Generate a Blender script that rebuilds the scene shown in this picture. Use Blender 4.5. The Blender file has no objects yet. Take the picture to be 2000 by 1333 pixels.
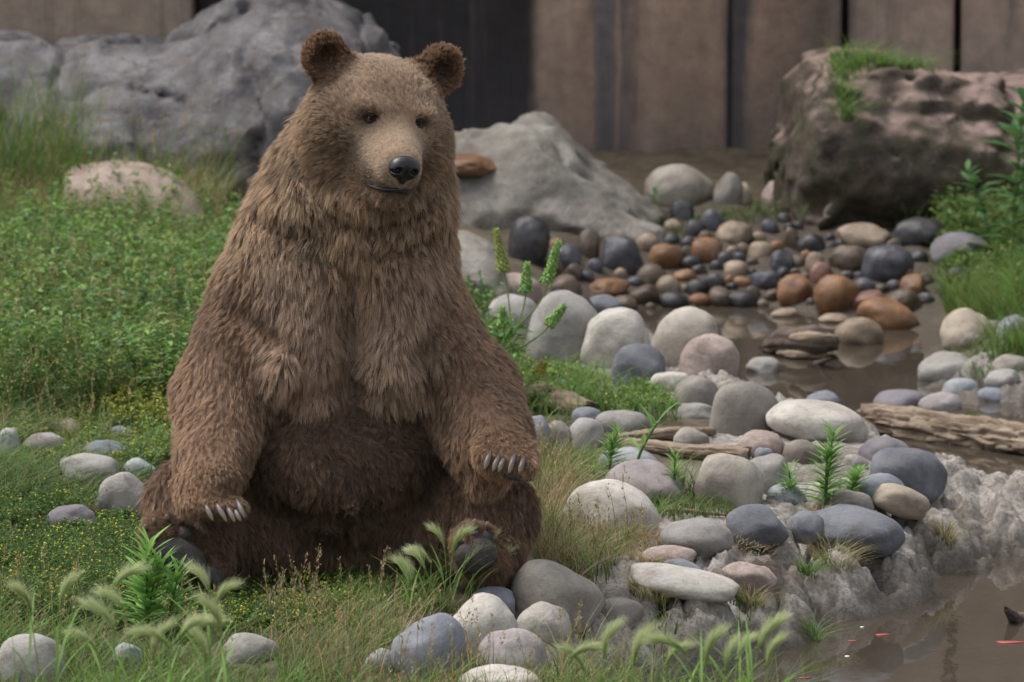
import bpy, bmesh, math, random
import numpy as np
from mathutils import Vector, Matrix, noise as mnoise

rng = np.random.default_rng(11)
random.seed(11)
SC = bpy.context.scene
COL = SC.collection
R = math.radians

# ------------------------------------------------------------------ camera
CAM_Y, CAM_Z, PITCH, LENS = -14.4, 2.6, R(7.84), 200.0
FPX = 2000.0 * LENS / 36.0
cam_d = bpy.data.cameras.new('camera')
cam_d.lens = LENS
cam_d.sensor_width = 36.0
cam_d.clip_start = 0.5
cam_d.clip_end = 2000.0
cam_d.dof.use_dof = True
cam_d.dof.focus_distance = 14.45
cam_d.dof.aperture_fstop = 7.1
cam = bpy.data.objects.new('camera', cam_d)
COL.objects.link(cam)
cam.location = (0, CAM_Y, CAM_Z)
cam.rotation_euler = (math.pi / 2 - PITCH, 0, 0)
SC.camera = cam

# ------------------------------------------------------------------ world, sun, exposure (bright overcast day)
SUN_EL, SUN_AZ = R(62), R(-75)          # azimuth measured from +Y towards +X
W = bpy.data.worlds.new('World')
SC.world = W
W.use_nodes = True
wn = W.node_tree.nodes
wl = W.node_tree.links
wn.clear()
sky = wn.new('ShaderNodeTexSky')
sky.sky_type = 'NISHITA'
sky.sun_disc = False
sky.sun_elevation = SUN_EL
sky.sun_rotation = SUN_AZ
sky.air_density = 1.0
sky.dust_density = 4.0
hsv = wn.new('ShaderNodeHueSaturation')
hsv.inputs['Saturation'].default_value = 0.28      # clouded sky: nearly white
bg = wn.new('ShaderNodeBackground')
bg.inputs['Strength'].default_value = 0.15
wo = wn.new('ShaderNodeOutputWorld')
wl.new(sky.outputs[0], hsv.inputs['Color'])
wl.new(hsv.outputs[0], bg.inputs['Color'])
wl.new(bg.outputs[0], wo.inputs['Surface'])
sun_d = bpy.data.lights.new('sun', 'SUN')
sun_d.energy = 1.5
sun_d.angle = R(24)
sun_d.color = (1.0, 0.95, 0.88)
sun = bpy.data.objects.new('sun', sun_d)
COL.objects.link(sun)
sdir = Vector((math.sin(SUN_AZ) * math.cos(SUN_EL), math.cos(SUN_AZ) * math.cos(SUN_EL), math.sin(SUN_EL)))
sun.rotation_euler = sdir.to_track_quat('Z', 'Y').to_euler()
sun.location = sdir * 30
SC.view_settings.view_transform = 'Standard'
SC.view_settings.look = 'None'
SC.view_settings.exposure = 0.5
SC.view_settings.gamma = 1.0
SC.cycles.max_bounces = 10
SC.cycles.diffuse_bounces = 3
SC.cycles.glossy_bounces = 4
SC.cycles.transmission_bounces = 8
SC.cycles.transparent_max_bounces = 8
SC.cycles.use_denoising = True
SC.cycles.caustics_reflective = False
SC.cycles.caustics_refractive = False
SC.cycles_curves.shape = 'RIBBONS'
SC.cycles_curves.subdivisions = 2

# ------------------------------------------------------------------ pixels of the photograph to directions
_f = Vector((0, math.cos(PITCH), -math.sin(PITCH)))
_u = Vector((0, math.sin(PITCH), math.cos(PITCH)))
CAMP = Vector((0, CAM_Y, CAM_Z))


def ray(px, py):
    return _f * FPX + Vector((px - 1000.0, 0, 0)) + _u * (666.5 - py)


def P(px, py, y):
    """point on the ray through a pixel, at world depth y"""
    d = ray(px, py)
    return CAMP + d * ((y - CAM_Y) / d.y)


def sc_at(y):
    """metres per photo pixel at depth y"""
    return (y - CAM_Y) / math.cos(PITCH) / FPX


def G(px, py, z=None):
    """point where the ray through a pixel meets the ground (or the level z)"""
    d = ray(px, py)
    zz = 0.0 if z is None else z
    p = CAMP + d * ((zz - CAM_Z) / d.z)
    if z is None:
        # march along the ray to the first ground it meets
        ys = np.linspace(-3.0, 12.0, 1500)
        t = (ys - CAM_Y) / d.y
        xs, zs = d.x * t, CAM_Z + d.z * t
        hit = np.nonzero(zs <= H(xs, ys))[0]
        i = int(hit[0]) if len(hit) else len(ys) - 1
        p = Vector((xs[i], ys[i], zs[i]))
    return p


# ------------------------------------------------------------------ helpers
def tag(o, label=None, cat=None, group=None, kind=None):
    if label: o['label'] = label
    if cat: o['category'] = cat
    if group: o['group'] = group
    if kind: o['kind'] = kind
    return o


def empty(name, loc=(0, 0, 0), rz=0.0):
    o = bpy.data.objects.new(name, None)
    o.empty_display_size = 0.05
    COL.objects.link(o)
    o.location = loc
    o.rotation_euler = (0, 0, rz)
    return o


def link_mesh(name, me, mat=None, parent=None, loc=None, smooth=True):
    o = bpy.data.objects.new(name, me)
    COL.objects.link(o)
    if mat is not None and len(me.materials) == 0:
        me.materials.append(mat)
    if smooth and len(me.polygons):
        me.polygons.foreach_set('use_smooth', np.ones(len(me.polygons), dtype=bool))
    if loc is not None:
        o.location = loc
    if parent is not None:
        o.parent = parent
    return o


def np_mesh(name, verts, faces, nv=None):
    """mesh from numpy arrays; faces (n,k) all alike"""
    me = bpy.data.meshes.new(name)
    verts = np.ascontiguousarray(verts, dtype=np.float32)
    faces = np.ascontiguousarray(faces, dtype=np.int32)
    n, k = faces.shape
    me.vertices.add(len(verts))
    me.vertices.foreach_set('co', verts.ravel())
    me.loops.add(n * k)
    me.loops.foreach_set('vertex_index', faces.ravel())
    me.polygons.add(n)
    me.polygons.foreach_set('loop_start', np.arange(0, n * k, k, dtype=np.int32))
    me.update(calc_edges=True)
    return me


def vattr(me, name, vals, typ='FLOAT'):
    a = me.attributes.new(name, typ, 'POINT')
    vals = np.ascontiguousarray(vals, dtype=np.float32)
    a.data.foreach_set('value' if typ == 'FLOAT' else ('color' if 'COLOR' in typ else 'vector'), vals.ravel())


def sstep(a, b, x):
    t = np.clip((x - a) / (b - a), 0, 1)
    return t * t * (3 - 2 * t)


# cheap vectorised value noise
_perm = np.random.default_rng(5).random((64, 64, 64)).astype(np.float32)


def vnoise(p, scale=1.0, seed=0.0):
    q = np.asarray(p, dtype=np.float64) * scale + seed * 17.31 + 1000.0
    i = np.floor(q).astype(np.int64)
    f = q - i
    f = f * f * (3 - 2 * f)
    i &= 63
    j = (i + 1) & 63
    x0, y0, z0 = i[..., 0], i[..., 1], i[..., 2]
    x1, y1, z1 = j[..., 0], j[..., 1], j[..., 2]
    fx, fy, fz = f[..., 0], f[..., 1], f[..., 2]
    c00 = _perm[x0, y0, z0] * (1 - fx) + _perm[x1, y0, z0] * fx
    c10 = _perm[x0, y1, z0] * (1 - fx) + _perm[x1, y1, z0] * fx
    c01 = _perm[x0, y0, z1] * (1 - fx) + _perm[x1, y0, z1] * fx
    c11 = _perm[x0, y1, z1] * (1 - fx) + _perm[x1, y1, z1] * fx
    return ((c00 * (1 - fy) + c10 * fy) * (1 - fz) + (c01 * (1 - fy) + c11 * fy) * fz) * 2 - 1


def fbm(p, scale=1.0, oct=4, seed=0.0, gain=0.5):
    a, s, t = 1.0, scale, 0.0
    for k in range(oct):
        t = t + a * vnoise(p, s, seed + k * 1.7)
        a *= gain
        s *= 2.03
    return t


# ------------------------------------------------------------------ material helper
def new_mat(name):
    m = bpy.data.materials.new(name)
    m.use_nodes = True
    nt = m.node_tree
    return m, nt, nt.nodes, nt.links, nt.nodes['Principled BSDF']


def N(nt, typ, **kw):
    n = nt.nodes.new(typ)
    for k, v in kw.items():
        if k.startswith('i_'):
            key = k[2:].replace('_', ' ')
            n.inputs[key].default_value = v
        else:
            setattr(n, k, v)
    return n


def ramp(nt, fac, stops, interp='LINEAR'):
    n = nt.nodes.new('ShaderNodeValToRGB')
    n.color_ramp.interpolation = interp
    cr = n.color_ramp
    while len(cr.elements) < len(stops):
        cr.elements.new(0.5)
    for e, (pos, c) in zip(cr.elements, stops):
        e.position = pos
        e.color = (*c, 1) if len(c) == 3 else c
    nt.links.new(fac, n.inputs[0])
    return n.outputs[0]


def mixc(nt, fac, a, b, mode='MIX'):
    n = nt.nodes.new('ShaderNodeMix')
    n.data_type = 'RGBA'
    n.blend_type = mode
    n.clamp_factor = True
    for sock, v in ((n.inputs[0], fac), (n.inputs[6], a), (n.inputs[7], b)):
        if isinstance(v, bpy.types.NodeSocket):
            nt.links.new(v, sock)
        elif isinstance(v, (int, float)):
            sock.default_value = v
        else:
            sock.default_value = (*v, 1)
    return n.outputs[2]


def mathn(nt, op, a, b=0.5, clamp=False):
    n = nt.nodes.new('ShaderNodeMath')
    n.operation = op
    n.use_clamp = clamp
    for sock, v in ((n.inputs[0], a), (n.inputs[1], b)):
        if isinstance(v, bpy.types.NodeSocket):
            nt.links.new(v, sock)
        else:
            sock.default_value = v
    return n.outputs[0]


def noise_n(nt, vec, scale, detail=6, rough=0.6, dist=0.0):
    n = N(nt, 'ShaderNodeTexNoise', i_Scale=scale, i_Detail=detail, i_Roughness=rough, i_Distortion=dist)
    if vec is not None:
        nt.links.new(vec, n.inputs['Vector'])
    return n.outputs['Fac']


def bump(nt, height, strength, dist, bsdf, prev=None):
    b = N(nt, 'ShaderNodeBump', i_Strength=strength, i_Distance=dist)
    nt.links.new(height, b.inputs['Height'])
    if prev is not None:
        nt.links.new(prev, b.inputs['Normal'])
    nt.links.new(b.outputs[0], bsdf.inputs['Normal'])
    return b.outputs[0]


# ------------------------------------------------------------------ shape helpers
def unit(v):
    return v / (np.linalg.norm(v, axis=-1)[..., None] + 1e-9)


def ico(sub=3):
    bm = bmesh.new()
    bmesh.ops.create_icosphere(bm, subdivisions=sub, radius=1.0)
    v = np.array([q.co for q in bm.verts])
    f = np.array([[q.index for q in fc.verts] for fc in bm.faces])
    bm.free()
    return v, f


def e_sdf(X, c, r):
    q = X - np.array(c)
    k0 = np.linalg.norm(q / r, axis=-1)
    k1 = np.linalg.norm(q / (np.array(r) ** 2), axis=-1)
    return k0 * (k0 - 1) / np.maximum(k1, 1e-6)


def smin(a, b, k):
    h = np.clip(0.5 + 0.5 * (b - a) / k, 0, 1)
    return b * (1 - h) + a * h - k * h * (1 - h)


def smax(a, b, k):
    return -smin(-a, -b, k)


def tube_np(pts, radii, nseg=8, flat=1.0):
    pts = np.array(pts, float)
    T = unit(np.gradient(pts, axis=0))
    up = np.array((0.13, 0.21, 0.97))
    A = unit(np.cross(T, up))
    B = np.cross(A, T)
    a = np.linspace(0, 2 * np.pi, nseg, endpoint=False)
    V = (pts[:, None] + A[:, None] * (np.cos(a)[None, :, None] * np.array(radii)[:, None, None])
         + B[:, None] * (np.sin(a)[None, :, None] * np.array(radii)[:, None, None] * flat)).reshape(-1, 3)
    n = len(pts)
    f = []
    for i in range(n - 1):
        for j in range(nseg):
            j2 = (j + 1) % nseg
            f.append((i * nseg + j, i * nseg + j2, (i + 1) * nseg + j2, (i + 1) * nseg + j))
    return V, np.array(f)


def interp(pts, n):
    pts = np.array(pts, float)
    t = np.linspace(0, len(pts) - 1, n)
    i = np.clip(t.astype(int), 0, len(pts) - 2)
    f = (t - i)[:, None]
    p0 = pts[np.clip(i - 1, 0, len(pts) - 1)]
    p1, p2 = pts[i], pts[i + 1]
    p3 = pts[np.clip(i + 2, 0, len(pts) - 1)]
    return 0.5 * ((2 * p1) + (p2 - p0) * f + (2 * p0 - 5 * p1 + 4 * p2 - p3) * f ** 2 + (3 * p1 - p0 - 3 * p2 + p3) * f ** 3)


def surface_nets(F, lo, vox):
    nx, ny, nz = F.shape
    corners = [(i, j, k) for i in (0, 1) for j in (0, 1) for k in (0, 1)]
    s = [F[i:nx - 1 + i, j:ny - 1 + j, k:nz - 1 + k] for i, j, k in corners]
    neg = sum((c < 0).astype(np.int8) for c in s)
    cells = np.argwhere((neg > 0) & (neg < 8))
    idx = -np.ones((nx - 1, ny - 1, nz - 1), np.int32)
    idx[tuple(cells.T)] = np.arange(len(cells))
    vals = np.stack([c[tuple(cells.T)] for c in s], 1)
    acc = np.zeros((len(cells), 3))
    cnt = np.zeros(len(cells))
    for a in range(8):
        for b in range(a + 1, 8):
            ca, cb = np.array(corners[a]), np.array(corners[b])
            if np.abs(ca - cb).sum() != 1:
                continue
            va, vb = vals[:, a], vals[:, b]
            m = (va < 0) != (vb < 0)
            t = np.where(m, va / np.where(m, va - vb, 1), 0)
            acc += np.where(m[:, None], ca + t[:, None] * (cb - ca), 0)
            cnt += m
    V = lo + (cells + acc / cnt[:, None]) * vox
    quads = []
    for axis in range(3):
        o = [d for d in range(3) if d != axis]
        A = F[tuple(slice(0, -1) if d == axis else slice(1, -1) for d in range(3))]
        B = F[tuple(slice(1, None) if d == axis else slice(1, -1) for d in range(3))]
        e = np.argwhere((A < 0) != (B < 0))
        inside = (A < 0)[tuple(e.T)]
        base = e.copy()
        base[:, o[0]] += 1
        base[:, o[1]] += 1
        q = []
        for da, db in ((-1, -1), (0, -1), (0, 0), (-1, 0)):
            c = base.copy()
            c[:, o[0]] += da
            c[:, o[1]] += db
            q.append(idx[tuple(c.T)])
        q = np.stack(q, 1)
        flip = inside if axis != 1 else ~inside
        q[~flip] = q[~flip][:, ::-1]
        quads.append(q)
    Q = np.concatenate(quads)
    Q = Q[(Q >= 0).all(1)]
    return V, Q


# ------------------------------------------------------------------ ground and water
ZW = -0.22                      # water level; the meadow is about 0
_wpix = [(1240, 1352), (1300, 1333), (1400, 1312), (1540, 1270), (1660, 1212), (1780, 1180), (1900, 1128), (2000, 1092)]
WPOLY = [(7, -1.55), (3, -1.6), (1.2, -1.5), (0.5, -1.25), (0.25, -0.8)] + [tuple(G(x, y, ZW)[:2]) for x, y in _wpix] + [
    (1.72, 1.95), (1.86, 2.25), (1.62, 2.42), (1.36, 2.62), (1.16, 3.05), (0.98, 3.75), (0.84, 4.4), (0.62, 5.3), (0.42, 6.1), (0.30, 6.9),
    (0.62, 7.05), (0.97, 7.0), (1.25, 6.7), (1.46, 6.75), (1.47, 6.3), (1.46, 5.5), (1.44, 4.9), (1.52, 4.55), (1.75, 4.35), (2.4, 4.2), (4.2, 3.6), (7, 1.0)]
_WP = np.array(WPOLY)


def pond_sd(x, y):
    """signed distance to the pond outline, positive on land"""
    p = np.stack([np.asarray(x, float), np.asarray(y, float)], -1)
    d = np.full(p.shape[:-1], 1e9)
    ins = np.zeros(p.shape[:-1], bool)
    n = len(_WP)
    for i in range(n):
        a, b = _WP[i], _WP[(i + 1) % n]
        ba = b - a
        t = np.clip(((p - a) @ ba) / (ba @ ba), 0, 1)
        d = np.minimum(d, np.linalg.norm(p - a - t[..., None] * ba, axis=-1))
        c = ((a[1] <= p[..., 1]) & (b[1] > p[..., 1])) | ((b[1] <= p[..., 1]) & (a[1] > p[..., 1]))
        with np.errstate(divide='ignore', invalid='ignore'):
            xx = a[0] + (p[..., 1] - a[1]) * ba[0] / (ba[1] if ba[1] != 0 else 1e-9)
        ins ^= c & (p[..., 0] < xx)
    return np.where(ins, -d, d)


def H(x, y, rough=False):
    x = np.asarray(x, float)
    y = np.asarray(y, float)
    d = pond_sd(x, y)
    X3 = np.stack([x, y, np.zeros_like(x)], -1)
    dn = d + 0.045 * fbm(X3, 4.5, 3, 2)
    back = sstep(5.6, 6.8, y) * sstep(0.1, 0.5, x)
    back = np.maximum(back, sstep(1.25, 1.5, x) * sstep(3.9, 4.4, y))
    up = 0.225 * (1 - np.exp(-np.maximum(dn, 0) / (0.16 + 0.50 * back)))
    dw = -0.30 * (1 - np.exp(np.minimum(dn, 0) / 0.22))
    z = ZW + up + dw
    land = sstep(0.0, 0.5, d)
    z += land * (0.014 * fbm(X3, 2.2, 3, 9))
    # a gentle rise behind, towards the wall
    z += land * 0.06 * sstep(8.2, 10.0, y)
    # the spit runs out lower towards its point
    z -= 0.07 * sstep(1.15, 1.6, x) * sstep(0.9, 1.8, y) * (1 - sstep(3.0, 3.6, y)) * np.clip(up / 0.2, 0, 1)
    if rough:
        mud = mud_mask(x, y, d)
        warp = X3 + 0.05 * np.stack([vnoise(X3, 6, 61), vnoise(X3, 6, 63), 0 * x], -1)
        r1 = 1 - np.abs(vnoise(warp, 5.0, 21))
        r2 = 1 - np.abs(vnoise(warp, 12.0, 23))
        r3 = 1 - np.abs(vnoise(warp, 27.0, 25))
        face = sstep(-0.02, 0.06, d) * (1 - sstep(0.34, 0.62, d + 0.15 * vnoise(X3, 3, 67)))
        z += mud * (face * (0.030 - 0.085 * r1 ** 5 - 0.050 * r2 ** 5 - 0.020 * r3 ** 4 + 0.020 * vnoise(warp, 9, 65))
                    - 0.010 * r3 ** 4 + 0.014 * fbm(X3, 24, 3, 27) * (0.35 + 0.65 * face) + 0.006 * vnoise(X3, 60, 29))
        z += (1 - mud) * land * 0.012 * fbm(X3, 12, 3, 33)
    return z


def mud_mask(x, y, d):
    X3 = np.stack([x, y, np.zeros_like(x)], -1)
    m = 1 - sstep(0.55, 1.0, d + 0.22 * fbm(X3, 3.0, 3, 51))
    m *= sstep(-0.10, 0.25, x + 0.12 * fbm(X3, 3, 2, 55))
    return m * (1 - sstep(5.0, 6.0, y))


def axis_pts(segs):
    out = []
    for a, b, st in segs:
        out.append(np.arange(a, b - 1e-6, st))
    return np.concatenate(out + [np.array([segs[-1][1]])])


gx = axis_pts([(-400, -60, 60), (-60, -8, 6), (-8, -2.6, 0.4), (-2.6, -0.1, 0.035), (-0.1, 1.9, 0.0115), (1.9, 2.8, 0.05), (2.8, 8, 0.4), (8, 60, 6), (60, 400, 60)])
gy = axis_pts([(-60, -8, 6), (-8, -2.2, 0.4), (-2.2, -0.7, 0.03), (-0.7, 3.0, 0.0125), (3.0, 4.4, 0.022), (4.4, 10.6, 0.05), (10.6, 16, 0.6), (16, 60, 5), (60, 400, 50)])
GX, GY = np.meshgrid(gx, gy, indexing='ij')
GZ = H(GX, GY, True)
nx_, ny_ = GX.shape
gv = np.stack([GX, GY, GZ], -1).reshape(-1, 3)
ii = np.arange(nx_ * ny_).reshape(nx_, ny_)
gf = np.stack([ii[:-1, :-1], ii[1:, :-1], ii[1:, 1:], ii[:-1, 1:]], -1).reshape(-1, 4)
gme = np_mesh('ground', gv, gf)
_d = pond_sd(GX, GY)
vattr(gme, 'mud', mud_mask(GX, GY, _d).ravel())
_heap = sstep(6.3, 6.7, GY) * (1 - sstep(8.1, 8.8, GY)) * sstep(0.05, 0.3, GX) * (1 - sstep(1.6, 2.0, GX))
vattr(gme, 'wet', np.maximum(1 - sstep(ZW + 0.010, ZW + 0.10, GZ + 0.03 * fbm(gv.reshape(nx_, ny_, 3), 9, 3, 77)), _heap).ravel())

_ep = G(1490, 1062, 0.0)
vattr(gme, 'earth', np.exp(-(((GX - _ep.x) / 0.10) ** 2 + ((GY - _ep.y) / 0.17) ** 2) ** 1.5).ravel())

m_ground, nt, nodes, links, b = new_mat('ground_soil_and_mud')
tc = N(nt, 'ShaderNodeTexCoord')
pv = tc.outputs['Object']
am = N(nt, 'ShaderNodeAttribute', attribute_name='mud').outputs['Fac']
aw = N(nt, 'ShaderNodeAttribute', attribute_name='wet').outputs['Fac']
n1 = noise_n(nt, pv, 9, 8, 0.65)
n2 = noise_n(nt, pv, 70, 6, 0.7)
n3 = noise_n(nt, pv, 2.6, 4, 0.6)
soil = ramp(nt, n1, [(0.3, (0.045, 0.034, 0.022)), (0.55, (0.10, 0.078, 0.048)), (0.75, (0.17, 0.135, 0.088))])
mudc = ramp(nt, n1, [(0.28, (0.21, 0.185, 0.160)), (0.42, (0.36, 0.335, 0.305)), (0.65, (0.50, 0.475, 0.445))])
mudc = mixc(nt, ramp(nt, n2, [(0.42, (0.75, 0.75, 0.75)), (0.55, (0.05, 0.05, 0.05))]), mudc, (0.17, 0.145, 0.12))
brown = ramp(nt, n3, [(0.46, (0, 0, 0)), (0.62, (1, 1, 1))])
mudc = mixc(nt, mathn(nt, 'MULTIPLY', brown, 0.40), mudc, (0.15, 0.115, 0.085))
wetc = ramp(nt, n2, [(0.3, (0.030, 0.022, 0.015)), (0.7, (0.105, 0.082, 0.062))])
c = mixc(nt, am, soil, mudc)
c = mixc(nt, mathn(nt, 'MULTIPLY', N(nt, 'ShaderNodeAttribute', attribute_name='earth').outputs['Fac'], 0.9), c, ramp(nt, n2, [(0.3, (0.035, 0.022, 0.014)), (0.7, (0.085, 0.058, 0.040))]))
wetf = mathn(nt, 'MULTIPLY', aw, 0.88)
c = mixc(nt, wetf, c, wetc)
links.new(c, b.inputs['Base Color'])
rg = mathn(nt, 'SUBTRACT', 0.95, mathn(nt, 'MULTIPLY', aw, 0.45))
links.new(rg, b.inputs['Roughness'])
pb = bump(nt, n2, 0.7, 0.012, b)
bump(nt, noise_n(nt, pv, 240, 5, 0.7), 0.55, 0.004, b, pb)
ground = link_mesh('ground', gme, m_ground)
ground['kind'] = 'structure'

# water
m_water, nt, nodes, links, b = new_mat('pond_water')
tc = N(nt, 'ShaderNodeTexCoord')
mp = N(nt, 'ShaderNodeMapping')
mp.inputs['Scale'].default_value = (1.0, 0.6, 1.0)
links.new(tc.outputs['Object'], mp.inputs['Vector'])
nA = noise_n(nt, mp.outputs[0], 5.5, 3, 0.5)
nB = noise_n(nt, mp.outputs[0], 26, 3, 0.5)
murk = noise_n(nt, tc.outputs['Object'], 1.3, 4, 0.6)
links.new(ramp(nt, murk, [(0.3, (0.050, 0.040, 0.030)), (0.7, (0.072, 0.059, 0.045))]), b.inputs['Base Color'])
b.inputs['Roughness'].default_value = 0.015
b.inputs['IOR'].default_value = 1.33
pb = bump(nt, nA, 0.06, 0.02, b)
bump(nt, nB, 0.03, 0.006, b, pb)
wx = np.array([(-1, -4, 0), (8, -4, 0), (8, 9, 0), (-1, 9, 0)], float)
water = link_mesh('pond_water', np_mesh('pond_water', wx, np.array([[0, 1, 2, 3]])), m_water, loc=(0, 0, ZW), smooth=False)
water['kind'] = 'structure'
# ------------------------------------------------------------------ stone materials
def stone_mat(name, c0, c1, speck=(0.5, 0.5, 0.5), speck_amt=0.25, rough=0.85, vein=0.0, dirt=0.45, bumpy=0.6, moss=0.0, tex=9.0, top=None):
    m, nt, nodes, links, b = new_mat(name)
    tc = N(nt, 'ShaderNodeTexCoord')
    oi = N(nt, 'ShaderNodeObjectInfo')
    ad = N(nt, 'ShaderNodeVectorMath', operation='ADD')
    mul = N(nt, 'ShaderNodeVectorMath', operation='SCALE')
    cmb = N(nt, 'ShaderNodeCombineXYZ')
    for q in range(3):
        links.new(oi.outputs['Random'], cmb.inputs[q])
    links.new(cmb.outputs[0], mul.inputs[0])
    mul.inputs['Scale'].default_value = 37.0
    links.new(tc.outputs['Object'], ad.inputs[0])
    links.new(mul.outputs[0], ad.inputs[1])
    pv = ad.outputs[0]
    n1 = noise_n(nt, pv, tex, 8, 0.68, 0.5)
    n2 = noise_n(nt, pv, tex * 5, 6, 0.75)
    n3 = noise_n(nt, pv, tex * 17, 4, 0.7)
    c = ramp(nt, n1, [(0.36, c0), (0.62, c1)])
    c = mixc(nt, mathn(nt, 'MULTIPLY', ramp(nt, n2, [(0.52, (0, 0, 0)), (0.66, (1, 1, 1))]), speck_amt), c, speck)
    c = mixc(nt, mathn(nt, 'MULTIPLY', ramp(nt, n3, [(0.56, (0, 0, 0)), (0.70, (1, 1, 1))]), speck_amt), c, (0.06, 0.055, 0.05))
    if vein:
        vm = N(nt, 'ShaderNodeMapping')
        vm.inputs['Rotation'].default_value = (0.5, 0.7, 0.3)
        vm.inputs['Scale'].default_value = (1.0, 1.0, 2.6)
        links.new(pv, vm.inputs['Vector'])
        w = noise_n(nt, vm.outputs[0], 5.0, 5, 0.62, 0.9)
        ab = mathn(nt, 'ABSOLUTE', mathn(nt, 'SUBTRACT', w, 0.5))
        c = mixc(nt, mathn(nt, 'MULTIPLY', ramp(nt, ab, [(0.0, (1, 1, 1)), (0.022, (0, 0, 0))]), vein), c, (0.09, 0.075, 0.065))
    # dried silt and stains that cling unevenly
    dn = noise_n(nt, pv, 15, 6, 0.7, 0.8)
    c = mixc(nt, mathn(nt, 'MULTIPLY', ramp(nt, dn, [(0.50, (0, 0, 0)), (0.66, (1, 1, 1))]), dirt * 1.15), c, (0.16, 0.13, 0.10))
    if moss:
        mn = noise_n(nt, pv, 4.5, 6, 0.7, 0.5)
        c = mixc(nt, mathn(nt, 'MULTIPLY', ramp(nt, mn, [(0.48, (0, 0, 0)), (0.62, (1, 1, 1))]), moss), c, (0.050, 0.052, 0.018))
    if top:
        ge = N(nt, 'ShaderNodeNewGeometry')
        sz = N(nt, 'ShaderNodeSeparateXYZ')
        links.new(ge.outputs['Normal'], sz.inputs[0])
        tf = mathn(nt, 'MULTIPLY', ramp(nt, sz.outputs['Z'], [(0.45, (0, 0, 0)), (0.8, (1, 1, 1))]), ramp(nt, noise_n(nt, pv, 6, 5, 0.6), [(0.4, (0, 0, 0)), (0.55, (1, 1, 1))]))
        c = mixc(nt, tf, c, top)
    hv = N(nt, 'ShaderNodeHueSaturation')
    vr = N(nt, 'ShaderNodeMapRange')
    links.new(oi.outputs['Random'], vr.inputs['Value'])
    vr.inputs['To Min'].default_value = 0.88
    vr.inputs['To Max'].default_value = 1.12
    links.new(vr.outputs[0], hv.inputs['Value'])
    links.new(c, hv.inputs['Color'])
    links.new(hv.outputs[0], b.inputs['Base Color'])
    b.inputs['Roughness'].default_value = rough
    pb = bump(nt, n1, bumpy, 0.10 / tex, b)
    pb = bump(nt, n2, bumpy, 0.05 / tex, b, pb)
    bump(nt, n3, bumpy * 0.9, 0.018 / tex, b, pb)
    return m


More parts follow.
